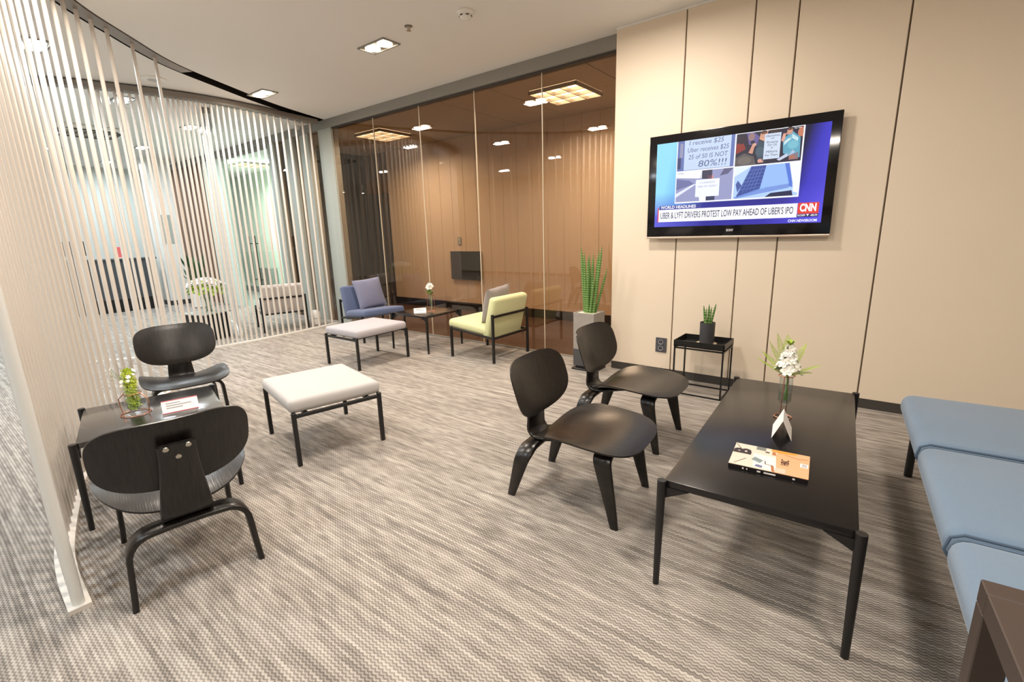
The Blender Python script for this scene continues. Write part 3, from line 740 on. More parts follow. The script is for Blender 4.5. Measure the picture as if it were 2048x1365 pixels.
# ------------------------------------------------------------------ tabletop things
def wire_vase(label, loc, rz, R, zr, tube_r, z0, z1, sides=6, straight=True):
    t = thing('wire_vase', label, 'vase', loc, rz, 'glass tube vases in copper wire stands')
    def ring(r, z, n=sides): return [(r*math.cos(2*PI*k/n), r*math.sin(2*PI*k/n), z) for k in range(n)]
    mb = MB(); mb.tube(ring(R, .004), .0024, 6, closed=True); mb.build('base_ring', M_COPPER, t)
    mb = MB(); mb.tube(ring(R*.92, zr) if straight else ring(tube_r+.006, zr, 16), .0024, 6, closed=True); mb.build('neck_ring', M_COPPER, t)
    for k in (0, sides//2):
        a = 2*PI*k/sides; c, s = math.cos(a), math.sin(a)
        if straight:
            mb = MB(); mb.tube([(R*.5*c-R*.86*s,R*.5*s+R*.86*c,.004), (R*.42*c-R*.8*s,R*.42*s+R*.8*c,zr)], .0024, 6); mb.build('upright_wire', M_COPPER, t); continue
        mb = MB(); mb.tube([(R*c,R*s,.004), (R*1.12*c,R*1.12*s,zr*.35), (R*1.12*c,R*1.12*s,zr*.72), ((tube_r+.006)*c,(tube_r+.006)*s,zr)], .0024, 6); mb.build('upright_wire', M_COPPER, t)
    mb = MB(); mb.lathe([(.001,z0),(tube_r*.55,z0+.003),(tube_r,z0+.022),(tube_r,z1),(tube_r-.002,z1),(tube_r-.002,z0+.024),(tube_r*.5,z0+.006),(.001,z0+.004)], 20, caps=False); mb.build('glass_tube', M_CLEAR, t)
    mb = MB(); mb.lathe([(.001,z0+.006),(tube_r*.5,z0+.008),(tube_r-.004,z0+.026),(tube_r-.004,z0+(z1-z0)*.45),(.001,z0+(z1-z0)*.45)], 16, caps=False); mb.build('water', mat_water(), t)
    return t
_w = []
def mat_water():
    if not _w: _w.append(mat_glass('water', (.9,.95,.92), 1.2))
    return _w[0]
def frond(mb, base, tip, L, droop, n=13, wmax=.03):
    b = Vector(base); d = (Vector(tip)-b); ln = d.length; d.normalize(); side = d.cross(Vector((0,0,1))).normalized(); up = side.cross(d)
    pts = [b+d*ln*k/n+Vector((0,0,-droop*(k/n)**2)) for k in range(n+1)]
    mb.tube(pts, [.0014*(1-.7*k/n) for k in range(n+1)], 5)
    for k in range(3, n+1):
        w_ = wmax*math.sin(PI*min(1, (k/n)*.9+.1))+.004
        for s in (-1, 1):
            p = pts[k]; q = p+side*s*w_+d*w_*.55-up*.002; tk = .065/n; m1 = p.lerp(q, .5)+d*tk; m2 = p.lerp(q, .5)-d*tk
            mb.add([p, m1+up*.001, q, m2+up*.001], [(0,1,2,3)])
def petals(mb, c, r, n=5, nrm=(0,0,1), cup=.35):
    N = Vector(nrm).normalized(); a = Vector((0,0,1)) if abs(N.z) < .9 else Vector((1,0,0)); U = N.cross(a).normalized(); V = N.cross(U); c = Vector(c)
    for k in range(n):
        t = 2*PI*k/n+random.random()*.3; d = math.cos(t)*U+math.sin(t)*V; e = -math.sin(t)*U+math.cos(t)*V
        mb.add([c, c+d*r*.5+e*r*.42+N*r*cup*.5, c+d*r+e*r*.2+N*r*cup, c+d*r-e*r*.2+N*r*cup, c+d*r*.5-e*r*.42+N*r*cup*.5], [(0,1,2,3,4)])
TT = .45
def big_flowers():
    L = (-.289, 2.55, TT); wire_vase('copper wire vase with glass tube on the long coffee table', L, math.radians(20), .040, .215, .029, .065, .215)
    t = thing('flower_bunch', 'white blossom spike with fern fronds in the coffee table vase', 'flowers', (L[0], L[1], L[2]+.09))
    mb = MB(); mb.tube([(0,0,0),(.004,.002,.1),(.002,0,.27)], .0035, 6); mb.tube([(.008,0,.0),(.0,.004,.15)], .003, 6); mb.build('stem', M_STEM, t)
    for k in range(20):
        u = k/19; a = k*2.4; r = .046*(1-u*.8); z = .15+.115*u; c = (r*math.cos(a), r*math.sin(a), z)
        mb = MB(); petals(mb, c, .031*(1-.35*u), 6, (math.cos(a), math.sin(a), .5), .3); petals(mb, c, .016*(1-.3*u), 5, (math.cos(a), math.sin(a), .5), .8); mb.build('blossom', M_PETAL, t, 0)
    mb = MB(); petals(mb, (0,0,.275), .022, 5, (0,0,1), 1.2); mb.build('bud_tip', M_FERN, t, 0)
    for tip, dr in (((-.13,-.02,.20),.0), ((-.12,.03,.235),.01), ((-.09,.02,.29),.01), ((.13,.02,.21),.02), ((.10,-.03,.18),.02), ((-.06,.03,.34),.02), ((.06,.05,.30),.02), ((-.02,.06,.33),.02)):
        mb = MB(); frond(mb, (0,0,.12), tip, 1, dr, 20, .028); mb.build('fern_frond', M_FERN, t, 0)
big_flowers()
def left_flowers():
    L = (-3.20, .69, TT); wire_vase('wide copper wire vase packed with green leaves on the side table', L, math.radians(40), .07, .12, .036, .018, .15, 12, False)
    t = thing('leaf_bunch', 'yellow green leaves with tiny white flowers in wide vase', 'flowers', (L[0], L[1], L[2]+.03))
    for k in range(260):
        a = random.random()*2*PI; r = .029*math.sqrt(random.random()); z = .005+.22*random.random()
        if k % 26 == 0: mb = MB()
        petals(mb, (r*math.cos(a), r*math.sin(a), z), .012, 3, (math.cos(a), math.sin(a), random.random()), .3)
        if k % 26 == 25: mb.build('leaf_cluster', M_LEAFY, t, 0)
    for i in range(7):
        a = math.radians(200+i*30); tip = Vector((math.cos(a)*(.05+.012*(i % 3))-.02, math.sin(a)*(.06+.01*(i % 2)), .17+.025*(i % 4)))
        s = MB(); s.tube([(0,0,.1), tip*.6+Vector((0,0,.05)), tip], .001, 5); st = s.build('flower_stem', M_STEM, t)
        b = MB(); petals(b, tip, .012, 6, (tip.x, tip.y, .03), .2); petals(b, tip+Vector((.008,-.006,-.02)), .009, 6, (tip.x, tip.y, .03), .2); b.build('small_blossom', M_PETAL, st, 0)
left_flowers()
def mid_flowers():
    L = (-4.36, 4.02, TT); wire_vase('copper wire vase with glass tube on the table before the glass wall', L, math.radians(10), .05, .2, .027, .05, .205)
    t = thing('rose', 'white rose with a green leaf sprig in the vase before the glass', 'flowers', (L[0], L[1], L[2]+.08))
    mb = MB(); mb.tube([(0,0,0),(.003,0,.1),(.01,-.01,.22)], .004, 6); mb.build('stem', M_STEM, t)
    mb = MB()
    for k, (r, z, c, n) in enumerate(((.05,.215,.25,6), (.042,.222,.55,6), (.034,.228,.9,5), (.024,.232,1.3,5), (.014,.236,1.8,4))): petals(mb, (.012,-.012,z), r, n, (.25,-.5,.7), c)
    mb.build('rose_bloom', M_PETAL, t, 0)
    for tip in ((-.05,0,.26), (-.03,.02,.2), (-.06,-.01,.18), (.04,0,.16)):
        mb = MB(); frond(mb, (0,0,.11), tip, 1, .0, 9, .02); mb.build('leaf_sprig', M_STEM, t, 0)
mid_flowers()
def tent_card(label, loc, rz, w_, h, foot, edge=None, lines=0):
    t = thing('tent_card', label, 'card', loc, rz)
    for s in (-1, 1):
        mb = MB(); mb.add([(-w_/2,s*foot,0),(w_/2,s*foot,0),(w_/2,0,h),(-w_/2,0,h),(-w_/2,s*(foot-.0015),0),(w_/2,s*(foot-.0015),0),(w_/2,0,h-.002),(-w_/2,0,h-.002)],
                          [(0,1,2,3),(7,6,5,4),(0,4,5,1),(1,5,6,2),(2,6,7,3),(3,7,4,0)]); leaf = mb.build('card_leaf', M_PAPER, t, 0)
        if s == -1:
            u = Vector((0, foot, h)).normalized(); n = Vector((0, -h, foot)).normalized(); R = Matrix(((1,0,0),(0,u.y,n.y),(0,u.z,n.z))).to_4x4()
            R = Matrix(((1,0,0,-w_/2),(0,u.y,n.y,-foot),(0,u.z,n.z,0),(0,0,0,1)))
            sl = math.hypot(foot, h)
            if edge:
                for a, b in ((0,.004), (sl-.004,sl)):
                    mb = MB(); mb.box((0,a,.0002), (w_,b,.0012), R); mb.build('red_border', edge, leaf, 0)
            for k in range(lines):
                mb = MB(); mb.box((.02,sl*(.72-.18*k),.0002), (.02+w_*(.4,.7,.45)[k],sl*(.72-.18*k)+.005,.0009), R); mb.build('print_line', M_GREYTXT, leaf, 0)
    return t
tent_card('folded white tent card standing before the magazine', (-.262, 2.345, TT), math.radians(-83+180), .165, .088, .039)
tent_card('white notice card with red edges on the side table', (-3.07, .865, TT), math.radians(75), .17, .06, .05, M_RED, 3)
tent_card('small white tent card on table before the bronze glass', (-4.40, 3.87, TT), math.radians(48), .15, .055, .03, None, 2)

def magazine():
    t = thing('magazine', 'thick magazine with letter B cover lying on coffee table', 'magazine', (-.254, 1.985, TT), math.radians(4.5)); X, Y, h = .135, .107, .018
    mb = MB(); mb.box((-X+.002,-Y+.003,.001), (X-.002,Y-.002,h-.001)); mb.build('pages', M_PAPER, t, 0)
    mb = MB(); mb.box((-X,-Y,0), (X,Y,.0012)); mb.build('back_cover', M_BLACK, t, 0)
    mb = MB(); mb.box((-X,-Y,0), (X,-Y+.003,h)); sp = mb.build('spine', mat('spine_black', (22,18,20), .4), t, 0)
    for x, w_ in ((-.085,.006), (-.07,.004), (-.033,.012), (-.01,.04), (.085,.008)):
        mb = MB(); mb.box((x,-Y-.0006,.006), (x+w_,-Y,.012)); mb.build('spine_print', M_PAPER, sp, 0)
    mb = MB(); mb.box((-X,-Y,h-.0012), (.02,Y,h)); cv = mb.build('front_cover', mat('cover_cream', (226,206,190), .35), t, 0)
    mb = MB(); mb.box((.02,-Y,h-.0012), (X,Y,h)); mb.build('front_cover', mat('cover_peach', (228,170,128), .35), t, 0)
    def pr(pts, m, z=h+.0004):
        mb = MB(); n = len(pts); mb.add([(x,y,h) for x, y in pts]+[(x,y,z) for x, y in pts], [tuple(range(n,2*n))]+[(i,(i+1) % n,n+(i+1) % n,n+i) for i in range(n)]); mb.build('cover_print', m, cv, 0)
    W1 = mat('print_white', (238,232,222), .35); G1 = mat('print_grey_green', (112,118,112), .35); G2 = mat('print_slate', (128,144,146), .35); O1 = mat('print_ochre', (214,150,60), .35); T1 = mat('print_rust', (176,112,72), .35); D1 = mat('print_dark', (46,38,38), .35); L1 = mat('print_lilac', (110,112,150), .35); S1 = mat('print_sand', (214,190,170), .35)
    pr([(-.05,-.09),(.03,-.09),(.02,.03),(-.06,.03)], W1); pr([(-.055,.075),(-.02,.075),(-.02,.105),(-.055,.105)], G1, h+.0006)
    pr([(-.062,-.03),(-.03,-.05),(-.02,-.02),(-.052,.0)], G2, h+.0007); pr([(-.045,-.085),(-.02,-.09),(-.018,-.07),(-.04,-.065)], L1, h+.0007)
    pr([(.0,.105),(.0,.085),(.04,.08),(.09,.09),(.09,.105)], O1); pr([(.005,.05),(.02,.05),(.015,.08),(.005,.08)], T1, h+.0006)
    pr([(.015,-.1),(.025,-.1),(.018,-.05),(.008,-.05)], T1, h+.0007); pr([(-.02,.06),(-.005,.06),(-.005,.07),(-.02,.07)], D1, h+.0007)
    pr([(.025,-.10),(.06,-.10),(.06,-.06),(.025,-.06)], S1, h+.0006); pr([(-.118,-.09),(-.116,-.09),(-.08,-.03),(-.083,-.03)], D1, h+.0006)
    pr([(-.133,.1),(-.130,.1),(-.105,.05),(-.108,.05)], D1, h+.0006); pr([(-.012,-.05),(.014,-.052),(.014,-.049),(-.012,-.047)], D1, h+.0008); pr([(-.012,-.05),(-.009,-.05),(-.012,-.02),(-.015,-.02)], D1, h+.0008)
    pr([(.05,.07),(.10,.055),(.128,.065),(.128,.068),(.10,.058),(.05,.073)], T1, h+.0007)
    pr([(.105,-.012),(.131,-.012),(.131,.022),(.105,.022)], M_PAPER, h+.0006)
    for k in range(4): pr([(.110,-.008+.007*k),(.127,-.008+.007*k),(.127,-.004+.007*k),(.110,-.004+.007*k)], M_GREYTXT, h+.001)
    text('B', .085, 'cover_letter', D1, cv, Matrix.Translation((-.098,.033,h+.0008)) @ Matrix.Rotation(PI/2,4,'Z') , .0005, 'CENTER', .05, bold=.004)
    text('HBC', .04, 'cover_title', D1, cv, Matrix.Translation((.055,.0,h+.0008)) @ Matrix.Rotation(PI/2,4,'Z'), .0005, 'CENTER', .05)
magazine()

# ------------------------------------------------------------------ wall fittings
def outlet():
    t = thing('wall_outlet', 'dark twin power outlet on the beige wall', 'outlet', (-1.541, YW, .303))
    mb = MB(); mb.rbox((-.052,-.010,-.07), (.052,-.0,.07), .003, 1); mb.build('plate', mat('outlet_charcoal', (74,76,82), .45), t)
    for z in (-.03, .03):
        mb = MB(); mb.lathe([(.024,0),(.024,.003),(.019,.003),(.018,-.004),(.001,-.004)], 20, Matrix.Translation((0,-.0135,z)) @ Matrix.Rotation(PI/2,4,'X'), caps=False); s = mb.build('socket', mat('outlet_grey', (150,150,156), .5), t)
        mb = MB()
        for x in (-.008, .008): mb.lathe([(.003,0),(.003,.002),(.001,.002)], 8, Matrix.Translation((x,-.0108,z)) @ Matrix.Rotation(PI/2,4,'X'))
        mb.build('pin_holes', M_BLACK, s)
outlet()
def mirrored_switch():  # reflection of a switch on the opposite wall, built as a solid plate
    t = thing('mirrored_switch', 'grey switch plate standing in for a reflection in the bronze glass', 'switch', (-6.02, 6.343, 1.25))
    mb = MB(); mb.rbox((-.045,-.012,-.07), (.045,0,.07), .003, 1); mb.build('plate', M_FRAME, t)
    for z in (-.03,.03): mb = MB(); mb.rbox((-.03,-.017,z-.025), (.03,-.011,z+.025), .002, 1); mb.build('rocker', M_COLUMN, t)
mirrored_switch()
def wall_screen():
    t = thing('monitor', 'dark flat monitor low on the meeting room wall', 'monitor', (-5.87, 6.343, .82))
    mb = MB(); mb.rbox((-.36,-.05,-.25), (.36,0,.25), .006, 1); mb.build('casing', M_BLACK, t)
    mb = MB(); mb.box((-.345,-.053,-.235), (.345,-.0495,.235)); mb.build('screen', mat('dead_screen', (44,44,48), .15), t, 0)
wall_screen()

def tv_backdrop(xa, xb, za, zb):
    m = bpy.data.materials.new('news_backdrop'); m.use_nodes = True; nt = m.node_tree; b = nt.nodes['Principled BSDF']; L = nt.links.new
    tc = nt.nodes.new('ShaderNodeTexCoord'); sp = nt.nodes.new('ShaderNodeSeparateXYZ'); L(tc.outputs['Object'], sp.inputs[0])
    def rng(o, a, c):
        n = nt.nodes.new('ShaderNodeMapRange'); n.inputs[1].default_value = a; n.inputs[2].default_value = c; L(o, n.inputs[0]); return n.outputs[0]
    def ramp(fac, stops):
        r = nt.nodes.new('ShaderNodeValToRGB'); e = r.color_ramp.elements
        while len(e) < len(stops): e.new(.5)
        for q, (p, c) in zip(e, stops): q.position = p; q.color = (*lin(c), 1)
        L(fac, r.inputs[0]); return r.outputs[0]
    u = rng(sp.outputs[0], xa, xb); v = rng(sp.outputs[2], za, zb)
    dg = nt.nodes.new('ShaderNodeMath'); dg.operation = 'MULTIPLY_ADD'; dg.inputs[1].default_value = -.12; L(v, dg.inputs[0]); L(u, dg.inputs[2])
    top = ramp(dg.outputs[0], [(0, (150,222,250)), (.10, (120,190,245)), (.3, (40,50,140)), (.78, (12,12,52)), (.86, (60,56,190)), (1, (84,74,214))])
    low = ramp(u, [(0, (96,98,222)), (.35, (40,40,150)), (.7, (52,48,170)), (1, (92,84,230))])
    mx = nt.nodes.new('ShaderNodeMix'); mx.data_type = 'RGBA'; f = rng(v, .12, .42); L(f, mx.inputs['Factor']); L(low, mx.inputs[6]); L(top, mx.inputs[7])
    b.inputs['Base Color'].default_value = (0,0,0,1); L(mx.outputs[2], b.inputs['Emission Color']); b.inputs['Emission Strength'].default_value = 1; b.inputs['Roughness'].default_value = .3
    return m
def television():
    YF = 4.24; x0, x1, z0, z1 = -1.697, -.307, 1.286, 2.148
    t = thing('television', 'flat television showing a news broadcast on the beige wall', 'television', ((x0+x1)/2, YF, z0)); ox, oz = (x0+x1)/2, z0
    def B(a, b, name, m, par, r=0, sm=0):
        mb = MB(); a = (a[0]-ox, a[1], a[2]-oz); b = (b[0]-ox, b[1], b[2]-oz)
        (mb.rbox(a, b, r, 2) if r else mb.box(a, b)); return mb.build(name, m, par, sm)
    bz = mat('tv_gloss_black', (12,11,16), .12); alu = mat('tv_aluminium', (214,196,180), .3, .8)
    B((x0+.03,.012,z0+.03), (x1-.03,YW-YF,z1-.03), 'rear_housing', M_BLACK, t)
    B((x0,-.0,z0+.018), (x1,.014,z1), 'bezel', bz, t, .004, 30)
    B((x0,-.004,z0), (x1,.02,z0+.018), 'bottom_bar', alu, t, .003, 30)
    scr = B((-1.629,-.0015,1.388), (-.37,.0,2.081), 'screen', tv_backdrop(-.627, .632, 1.388-z0, 2.081-z0), t)
    nlay = [0]
    def R(xa, za, xb, zb, rgb, name='screen_image', s=1.0, lay=1):
        return B((xa,-.0015-.0003*lay,za), (xb,-.0012-.0003*lay+.0002,zb), name, em('tv_%d_%d_%d' % rgb, rgb, s), scr)
    def Pg(pts, rgb, lay=2, name='screen_image'):
        mb = MB(); y = -.0015-.0003*lay; n = len(pts)
        mb.add([(x-ox,y,z-oz) for x, z in pts]+[(x-ox,y+.0002,z-oz) for x, z in pts], [tuple(range(n))]+[tuple(range(2*n-1,n-1,-1))]); mb.build(name, em('tv_%d_%d_%d' % rgb, rgb, 1.0), scr, 0)
    # backdrop colour areas
    # white lattice frame of the four pictures
    R(-1.457,1.58,-.531,2.081, (240,242,250), lay=2)
    # 1 handwritten sign
    R(-1.449,1.843,-1.003,2.081, (98,116,178), lay=3); R(-1.394,1.846,-1.03,2.081, (196,214,240), lay=4); R(-1.449,1.86,-1.42,1.95, (60,66,110), lay=4); R(-1.43,1.95,-1.405,2.06, (150,150,180), lay=4)
    INK = em('tv_ink', (92,100,150), 1.0)
    def T(s, x, z, size, m, lay=6, width=None, align='LEFT', bold=0, shear=0):
        M = Matrix.Translation((x-ox,-.0015-.0003*lay,z-oz)) @ Matrix.Rotation(PI/2,4,'X'); return text(s, size, 'screen_text', m, scr, M, .0001, align, width, shear, bold)
    T('I receive $25', -1.36,2.055,.05,INK,shear=.15,width=.27); T('Uber receives $25', -1.37,2.0,.05,INK,shear=.15,width=.32); T('25 of 50 IS NOT', -1.36,1.945,.05,INK,shear=.15,width=.31); T('80%!!!', -1.28,1.885,.07,INK,shear=.1,width=.22)
    # 2 crowd with placard
    R(-.992,1.838,-.541,2.076, (38,36,58), lay=3)
    for pts, c in (([(-.99,1.838),(-.99,1.9),(-.93,1.93),(-.86,1.9),(-.84,1.838)], (92,86,88)), ([(-.99,1.93),(-.99,2.0),(-.95,2.03),(-.92,1.96)], (140,50,48)), ([(-.92,2.076),(-.90,1.99),(-.84,1.98),(-.83,2.04),(-.87,2.076)], (104,92,150)),
                   ([(-.90,1.93),(-.87,2.0),(-.855,1.99),(-.87,1.92)], (206,150,130)), ([(-.85,1.95),(-.84,2.01),(-.79,2.0),(-.78,1.86),(-.83,1.86)], (58,76,92)), ([(-.82,2.076),(-.83,2.02),(-.79,2.0),(-.77,2.076)], (214,160,130)),
                   ([(-.66,1.90),(-.67,2.0),(-.61,2.05),(-.555,2.0),(-.55,1.86),(-.62,1.88)], (96,164,190)), ([(-.66,1.98),(-.61,2.03),(-.57,2.0),(-.57,1.975),(-.61,2.0),(-.66,1.955)], (220,240,240)), ([(-.65,2.03),(-.64,2.07),(-.61,2.07),(-.61,2.03)], (206,150,130)),
                   ([(-.56,2.02),(-.57,2.07),(-.542,2.07),(-.542,2.0)], (200,120,90)), ([(-.62,1.88),(-.56,1.90),(-.56,1.85),(-.62,1.85)], (150,110,110)), ([(-.83,1.85),(-.82,1.88),(-.79,1.87),(-.79,1.85)], (214,160,140)),
                   ([(-.76,2.076),(-.75,2.055),(-.70,2.055),(-.69,2.076)], (60,44,44)), ([(-.68,1.99),(-.67,2.04),(-.65,2.04),(-.66,1.98)], (220,160,140)), ([(-.70,1.86),(-.6,1.92),(-.58,1.9),(-.68,1.85)], (196,204,226))): Pg(pts, c, 4)
    def El(cx_, cz_, rx, rz, c, lay=5): Pg([(cx_+rx*math.cos(2*PI*k/18), cz_+rz*math.sin(2*PI*k/18)) for k in range(18)], c, lay)
    for e_ in ((-.885,2.045,.022,.028,(150,120,120)), (-.955,2.03,.03,.03,(44,36,52)), (-.80,2.05,.02,.024,(206,154,128)), (-.80,2.066,.022,.014,(58,46,48)), (-.628,2.055,.017,.022,(206,152,128)), (-.628,2.07,.019,.012,(40,34,44)),
               (-.557,2.035,.018,.03,(196,124,96)), (-.875,2.005,.016,.012,(36,40,60)), (-.862,1.985,.014,.012,(214,164,140)), (-.815,1.866,.016,.011,(220,160,146)), (-.665,2.01,.011,.015,(222,166,146)), (-.60,1.87,.02,.014,(170,110,96)),
               (-.925,1.875,.05,.03,(112,104,100)), (-.82,1.93,.03,.035,(72,92,108)), (-.60,1.955,.035,.03,(120,186,206))): El(*e_, lay=4.5)
    R(-.793,1.87,-.683,2.052, (206,218,238), lay=5); IK = em('tv_ink_dark', (44,48,84), 1.0)
    for s, z, w_ in (('Ubernomics',2.035,.095), ('=',2.015,.02), ('Poverty',1.99,.075), ('For Us',1.97,.06), ('+',1.948,.015), ('Millions',1.922,.075), ('For Them',1.897,.085)): T(s, -.738, z, .024, IK, 7, w_, 'CENTER')
    T('New York', -.60,2.067,.013, em('tv_white', (250,250,255), 1.1), 7, .045)
    # 3 roadside picture
    R(-1.449,1.592,-1.0,1.833, (150,154,196), lay=3)
    for pts, c in (([(-1.449,1.79),(-1.449,1.833),(-1.24,1.833),(-1.24,1.77)], (246,248,255)), ([(-1.449,1.69),(-1.449,1.78),(-1.34,1.76),(-1.30,1.73)], (110,116,164)), ([(-1.26,1.77),(-1.24,1.833),(-1.16,1.833),(-1.16,1.76)], (62,60,86)), ([(-1.1,1.78),(-1.07,1.833),(-1.0,1.833),(-1.04,1.79)], (96,96,130)),
                   ([(-1.449,1.66),(-1.31,1.73),(-1.28,1.73),(-1.449,1.63)], (226,230,248)), ([(-1.20,1.75),(-1.19,1.79),(-1.15,1.79),(-1.145,1.75)], (206,150,150)), ([(-1.20,1.592),(-1.20,1.64),(-1.13,1.64),(-1.13,1.592)], (52,60,96)), ([(-1.25,1.592),(-1.26,1.64),(-1.20,1.64),(-1.2,1.592)], (244,246,255))): Pg(pts, c, 4)
    R(-1.287,1.625,-1.099,1.762, (238,242,255), lay=5); T('I CANNOT', -1.193,1.735,.022, em('tv_ink_pale', (150,154,200), 1.0), 7, .12, 'CENTER'); T('FEED MY FAMILY', -1.193,1.705,.022, em('tv_ink_pale', (150,154,200), 1.0), 7, .15, 'CENTER')
    T('PHOENIX', -1.44,1.822,.013, IK, 7, .05)
    # 4 glass office tower
    R(-.988,1.592,-.541,1.828, (176,206,250), lay=3)
    for pts, c in (([(-.988,1.76),(-.988,1.828),(-.87,1.828)], (226,238,255)), ([(-.97,1.60),(-.87,1.828),(-.765,1.828),(-.80,1.65)], (52,74,150)), ([(-.765,1.828),(-.64,1.828),(-.60,1.68),(-.80,1.65)], (150,188,244)), ([(-.64,1.828),(-.60,1.66),(-.57,1.65),(-.61,1.828)], (84,120,214)),
                   ([(-.61,1.828),(-.57,1.62),(-.541,1.61),(-.541,1.828)], (240,246,255)), ([(-.988,1.60),(-.80,1.66),(-.60,1.68),(-.60,1.65),(-.80,1.62),(-.97,1.592)], (120,150,220)), ([(-.76,1.592),(-.72,1.62),(-.58,1.63),(-.57,1.592)], (30,34,74)), ([(-.975,1.70),(-.96,1.73),(-.93,1.69),(-.96,1.64)], (70,92,160))): Pg(pts, c, 4)
    for k in range(5): Pg([(-.955+.028*k,1.62+.008*k),(-.952+.028*k,1.62+.008*k),(-.862+.019*k,1.828),(-.865+.019*k,1.828)], (104,128,196), 5)
    for k in range(6): Pg([(-.945+.013*k,1.655+.028*k),(-.79+.005*k,1.672+.026*k),(-.79+.005*k,1.675+.026*k),(-.945+.013*k,1.658+.028*k)], (104,128,196), 6)
    # lower third
    R(-1.597,1.43,-.53,1.533, (250,250,255), 'headline_band', lay=4); R(-1.602,1.43,-1.593,1.55, (228,60,70), 'headline_band', lay=5)
    R(-1.587,1.535,-1.233,1.566, (60,64,150), 'headline_band', lay=4)
    WH = em('tv_white', (250,250,255), 1.1); NV = em('tv_navy', (30,34,76), 1.0)
    T('WORLD HEADLINES', -1.575,1.551,.034, WH, 7, .30, bold=.0006)
    T("UBER & LYFT DRIVERS PROTEST LOW PAY AHEAD OF UBER'S IPO", -1.577,1.481,.074, NV, 7, 1.02, bold=.0004)
    R(-.527,1.455,-.392,1.535, (226,62,48), 'channel_logo', lay=5); T('CNN', -.46,1.496,.075, WH, 7, .105, 'CENTER', .003)
    R(-.527,1.432,-.392,1.454, (20,20,60), 'ticker_band', lay=5); T('KOSPI \u25bc -68.54', -.46,1.443,.019, WH, 7, .125, 'CENTER', .0003)
    T('CNN NEWSROOM', -.49,1.405,.026, WH, 7, .187, 'CENTER', .0005)
    mm = Matrix.Translation((-.996-ox,-.001,1.347-oz)) @ Matrix.Rotation(PI/2,4,'X'); text('SONY', .026, 'maker_name', mat('tv_print', (220,220,225), .4), t, mm, .0004, 'CENTER', .055, bold=.0005)
television()

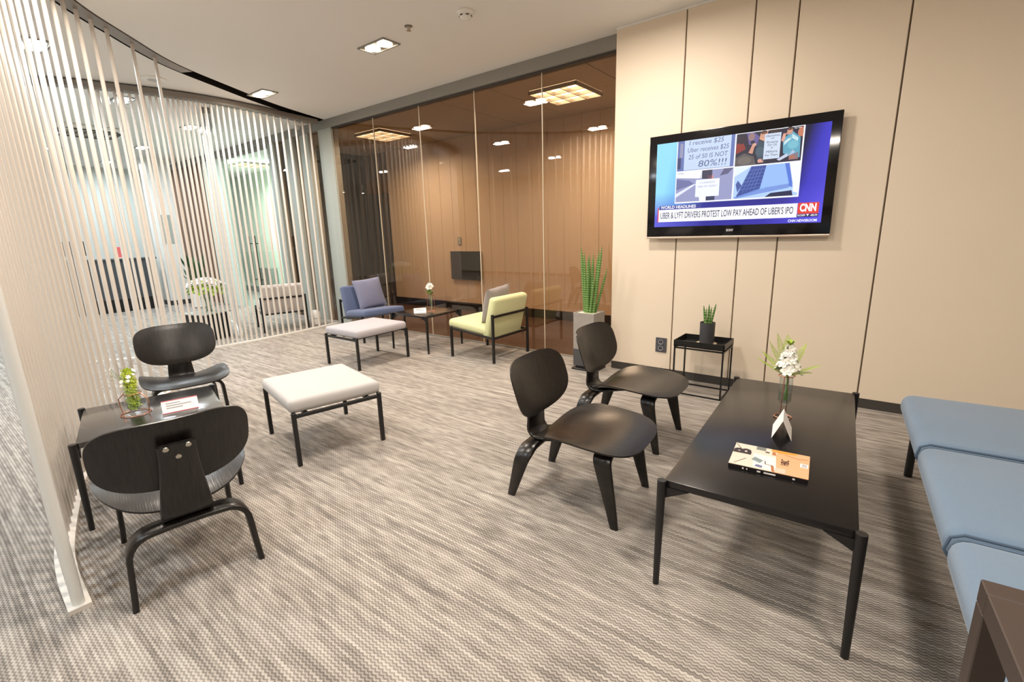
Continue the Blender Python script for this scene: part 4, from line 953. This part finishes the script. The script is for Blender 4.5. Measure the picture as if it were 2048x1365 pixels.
# ------------------------------------------------------------------ reception area
def reception():
    t = thing('reception_desk', 'charcoal reception desk with black plinth behind the rods', 'desk', (-12.35, 2.5, 0))
    mb = MB(); mb.box((-.28,-.98,0), (.12,.96,.26)); mb.build('plinth', M_BLACK, t, 0)
    for k in range(3):
        mb = MB(); mb.rbox((-.3,-1.0+k*.663,.26), (.15,-1.0+(k+1)*.663-.006,1.04), .004, 1); mb.build('front_panel', M_DESK, t)
    mb = MB(); mb.rbox((-.34,-1.02,1.04), (.18,1.02,1.075), .004, 1); mb.build('counter_top', M_DESK, t)
    t = thing('monitor', 'computer monitor with stand on the reception desk', 'monitor', (-12.45, 2.25, 1.075))
    mb = MB(); mb.rbox((-.015,-.2,.08), (.015,.2,.36), .004, 1); mb.build('panel', M_BLACK, t)
    mb = MB(); mb.box((-.08,-.1,0), (.08,.1,.01)); mb.tube([(0,0,.01),(0,0,.1)], .015, 8); mb.build('stand', M_BLACK, t)
    t = thing('desk_sign', 'small pink red sign standing on the reception desk', 'sign', (-12.3, 2.95, 1.075))
    mb = MB(); mb.rbox((-.01,-.09,.02), (.01,.09,.23), .004, 1); mb.build('panel', mat('coral_sign', (226,104,104), .5), t)
    mb = MB(); mb.box((-.04,-.06,0), (.04,.06,.02)); mb.build('foot', M_WHITE, t, 0)
    t = thing('white_column', 'white square column beside the reception desk', 'column', (-12.6, 3.9, 0))
    mb = MB(); mb.box((-.2,-.2,.1), (.2,.2,ZC-.002)); mb.build('shaft', M_WHITE, t, 0)
    mb = MB(); mb.box((-.21,-.21,0), (.21,.21,.1)); mb.build('base', M_BASE, t, 0)
    mb = MB(); mb.box((.2,-.13,1.35), (.215,.12,1.95)); mb.build('notice_frame', M_COLUMN, t, 0)
    # vase table
    t = thing('flower_table', 'low black cube table behind the farther rod screen', 'table', (-7.57, 2.66, 0), math.radians(18))
    mb = MB(); mb.rbox((-.2,-.2,.0), (.2,.2,.37), .005, 1); mb.build('body', M_BLACK, t)
    mb = MB(); mb.rbox((-.22,-.22,.37), (.22,.22,.39), .004, 1); mb.build('top', M_COLUMN, t)
    t = thing('glass_vase', 'tall clear glass vase on the black cube table', 'vase', (-7.57, 2.70, .39))
    mb = MB(); mb.lathe([(.07,0),(.075,.01),(.085,.30),(.081,.30),(.07,.012),(.001,.01)], 24, caps=False); mb.build('glass_body', M_CLEAR, t)
    mb = MB(); mb.lathe([(.09,.295),(.095,.3),(.09,.305)], 24, caps=False); mb.build('rim', M_EDGE, t)
    t = thing('rose_bouquet', 'wide bouquet of white roses in the tall glass vase', 'flowers', (-7.57, 2.70, .40))
    for k in range(9):
        a = k*2*PI/9; mb = MB(); mb.tube([(.03*math.cos(a+2),.03*math.sin(a+2),.0),(.05*math.cos(a),.05*math.sin(a),.26),(.14*math.cos(a),.14*math.sin(a),.40)], .006, 5); mb.build('stem', M_STEM, t)
    for k in range(26):
        a = k*2.4; r = .21*math.sqrt((k+.5)/26); c = (r*math.cos(a), r*math.sin(a), .44-.5*r*r/.3)
        mb = MB(); nn = (math.cos(a)*r*3, math.sin(a)*r*3, 1)
        for rr, cu in ((.06,.3), (.048,.7), (.03,1.2)): petals(mb, c, rr, 6, nn, cu)
        mb.build('rose_bloom', M_PETAL, t, 0)
    for k in range(22):
        a = k*1.7; r = .23; mb = MB(); petals(mb, (r*.8*math.cos(a), r*.8*math.sin(a), .33+.05*math.sin(k)), .08, 3, (math.cos(a),math.sin(a),.6), .2); mb.build('leaf', M_FERN, t, 0)
    # green floor plant
    t = thing('plant_pot', 'white pot on the floor by the brown wood wall', 'pot', (-11.4, 3.95, 0))
    mb = MB(); mb.lathe([(.13,0),(.17,.02),(.2,.42),(.18,.42),(.17,.38),(.001,.38)], 24, caps=False); mb.build('pot_body', M_WHITE, t)
    p = thing('leafy_plant', 'dark green leafy plant in the white floor pot', 'plant', (-11.4, 3.95, .38))
    for k in range(26):
        a = k*2.4; tip = Vector((math.cos(a)*(.12+.2*((k*7) % 5)/5), math.sin(a)*(.12+.2*((k*7) % 5)/5), .35+.45*((k*3) % 7)/7)); mb = MB()
        d = tip.normalized(); s = d.cross(Vector((0,0,1))).normalized(); mb.tube([(0,0,0), tip*.55], .006, 5)
        mb.add([tip*.5, tip*.75+s*.06, tip*1.05, tip*.75-s*.06], [(0,1,2,3)]); mb.build('leaf', M_DKGREEN, p, 0)
    # small things
    t = thing('white_canister', 'small white rounded canister on carpet near the grey columns', 'canister', (-7.2, 4.10, 0))
    mb = MB(); mb.lathe([(.07,0),(.078,.01),(.08,.16),(.072,.2),(.05,.228),(.001,.235)], 24); mb.build('body', M_WHITE, t)
    mb = MB(); mb.lathe([(.081,.10),(.0815,.104),(.081,.108)], 24, caps=False); mb.build('seam_ring', M_COLUMN, t)
    t = thing('floor_box', 'grey metal box standing by the pale lobby wall', 'box', (-12.35, 5.9, 0))
    mb = MB(); mb.rbox((-.3,-.08,.12), (.3,.08,.66), .006, 1); mb.build('body', mat('box_grey', (128,132,126), .5), t)
    mb = MB(); mb.box((-.27,-.086,.15), (.27,-.079,.63)); mb.build('door_panel', M_FRAME, t, 0)
    for x in (-.22,.22): mb = MB(); mb.box((x-.02,-.06,0), (x+.02,.06,.12)); mb.build('foot', M_FRAME, t, 0)
reception()
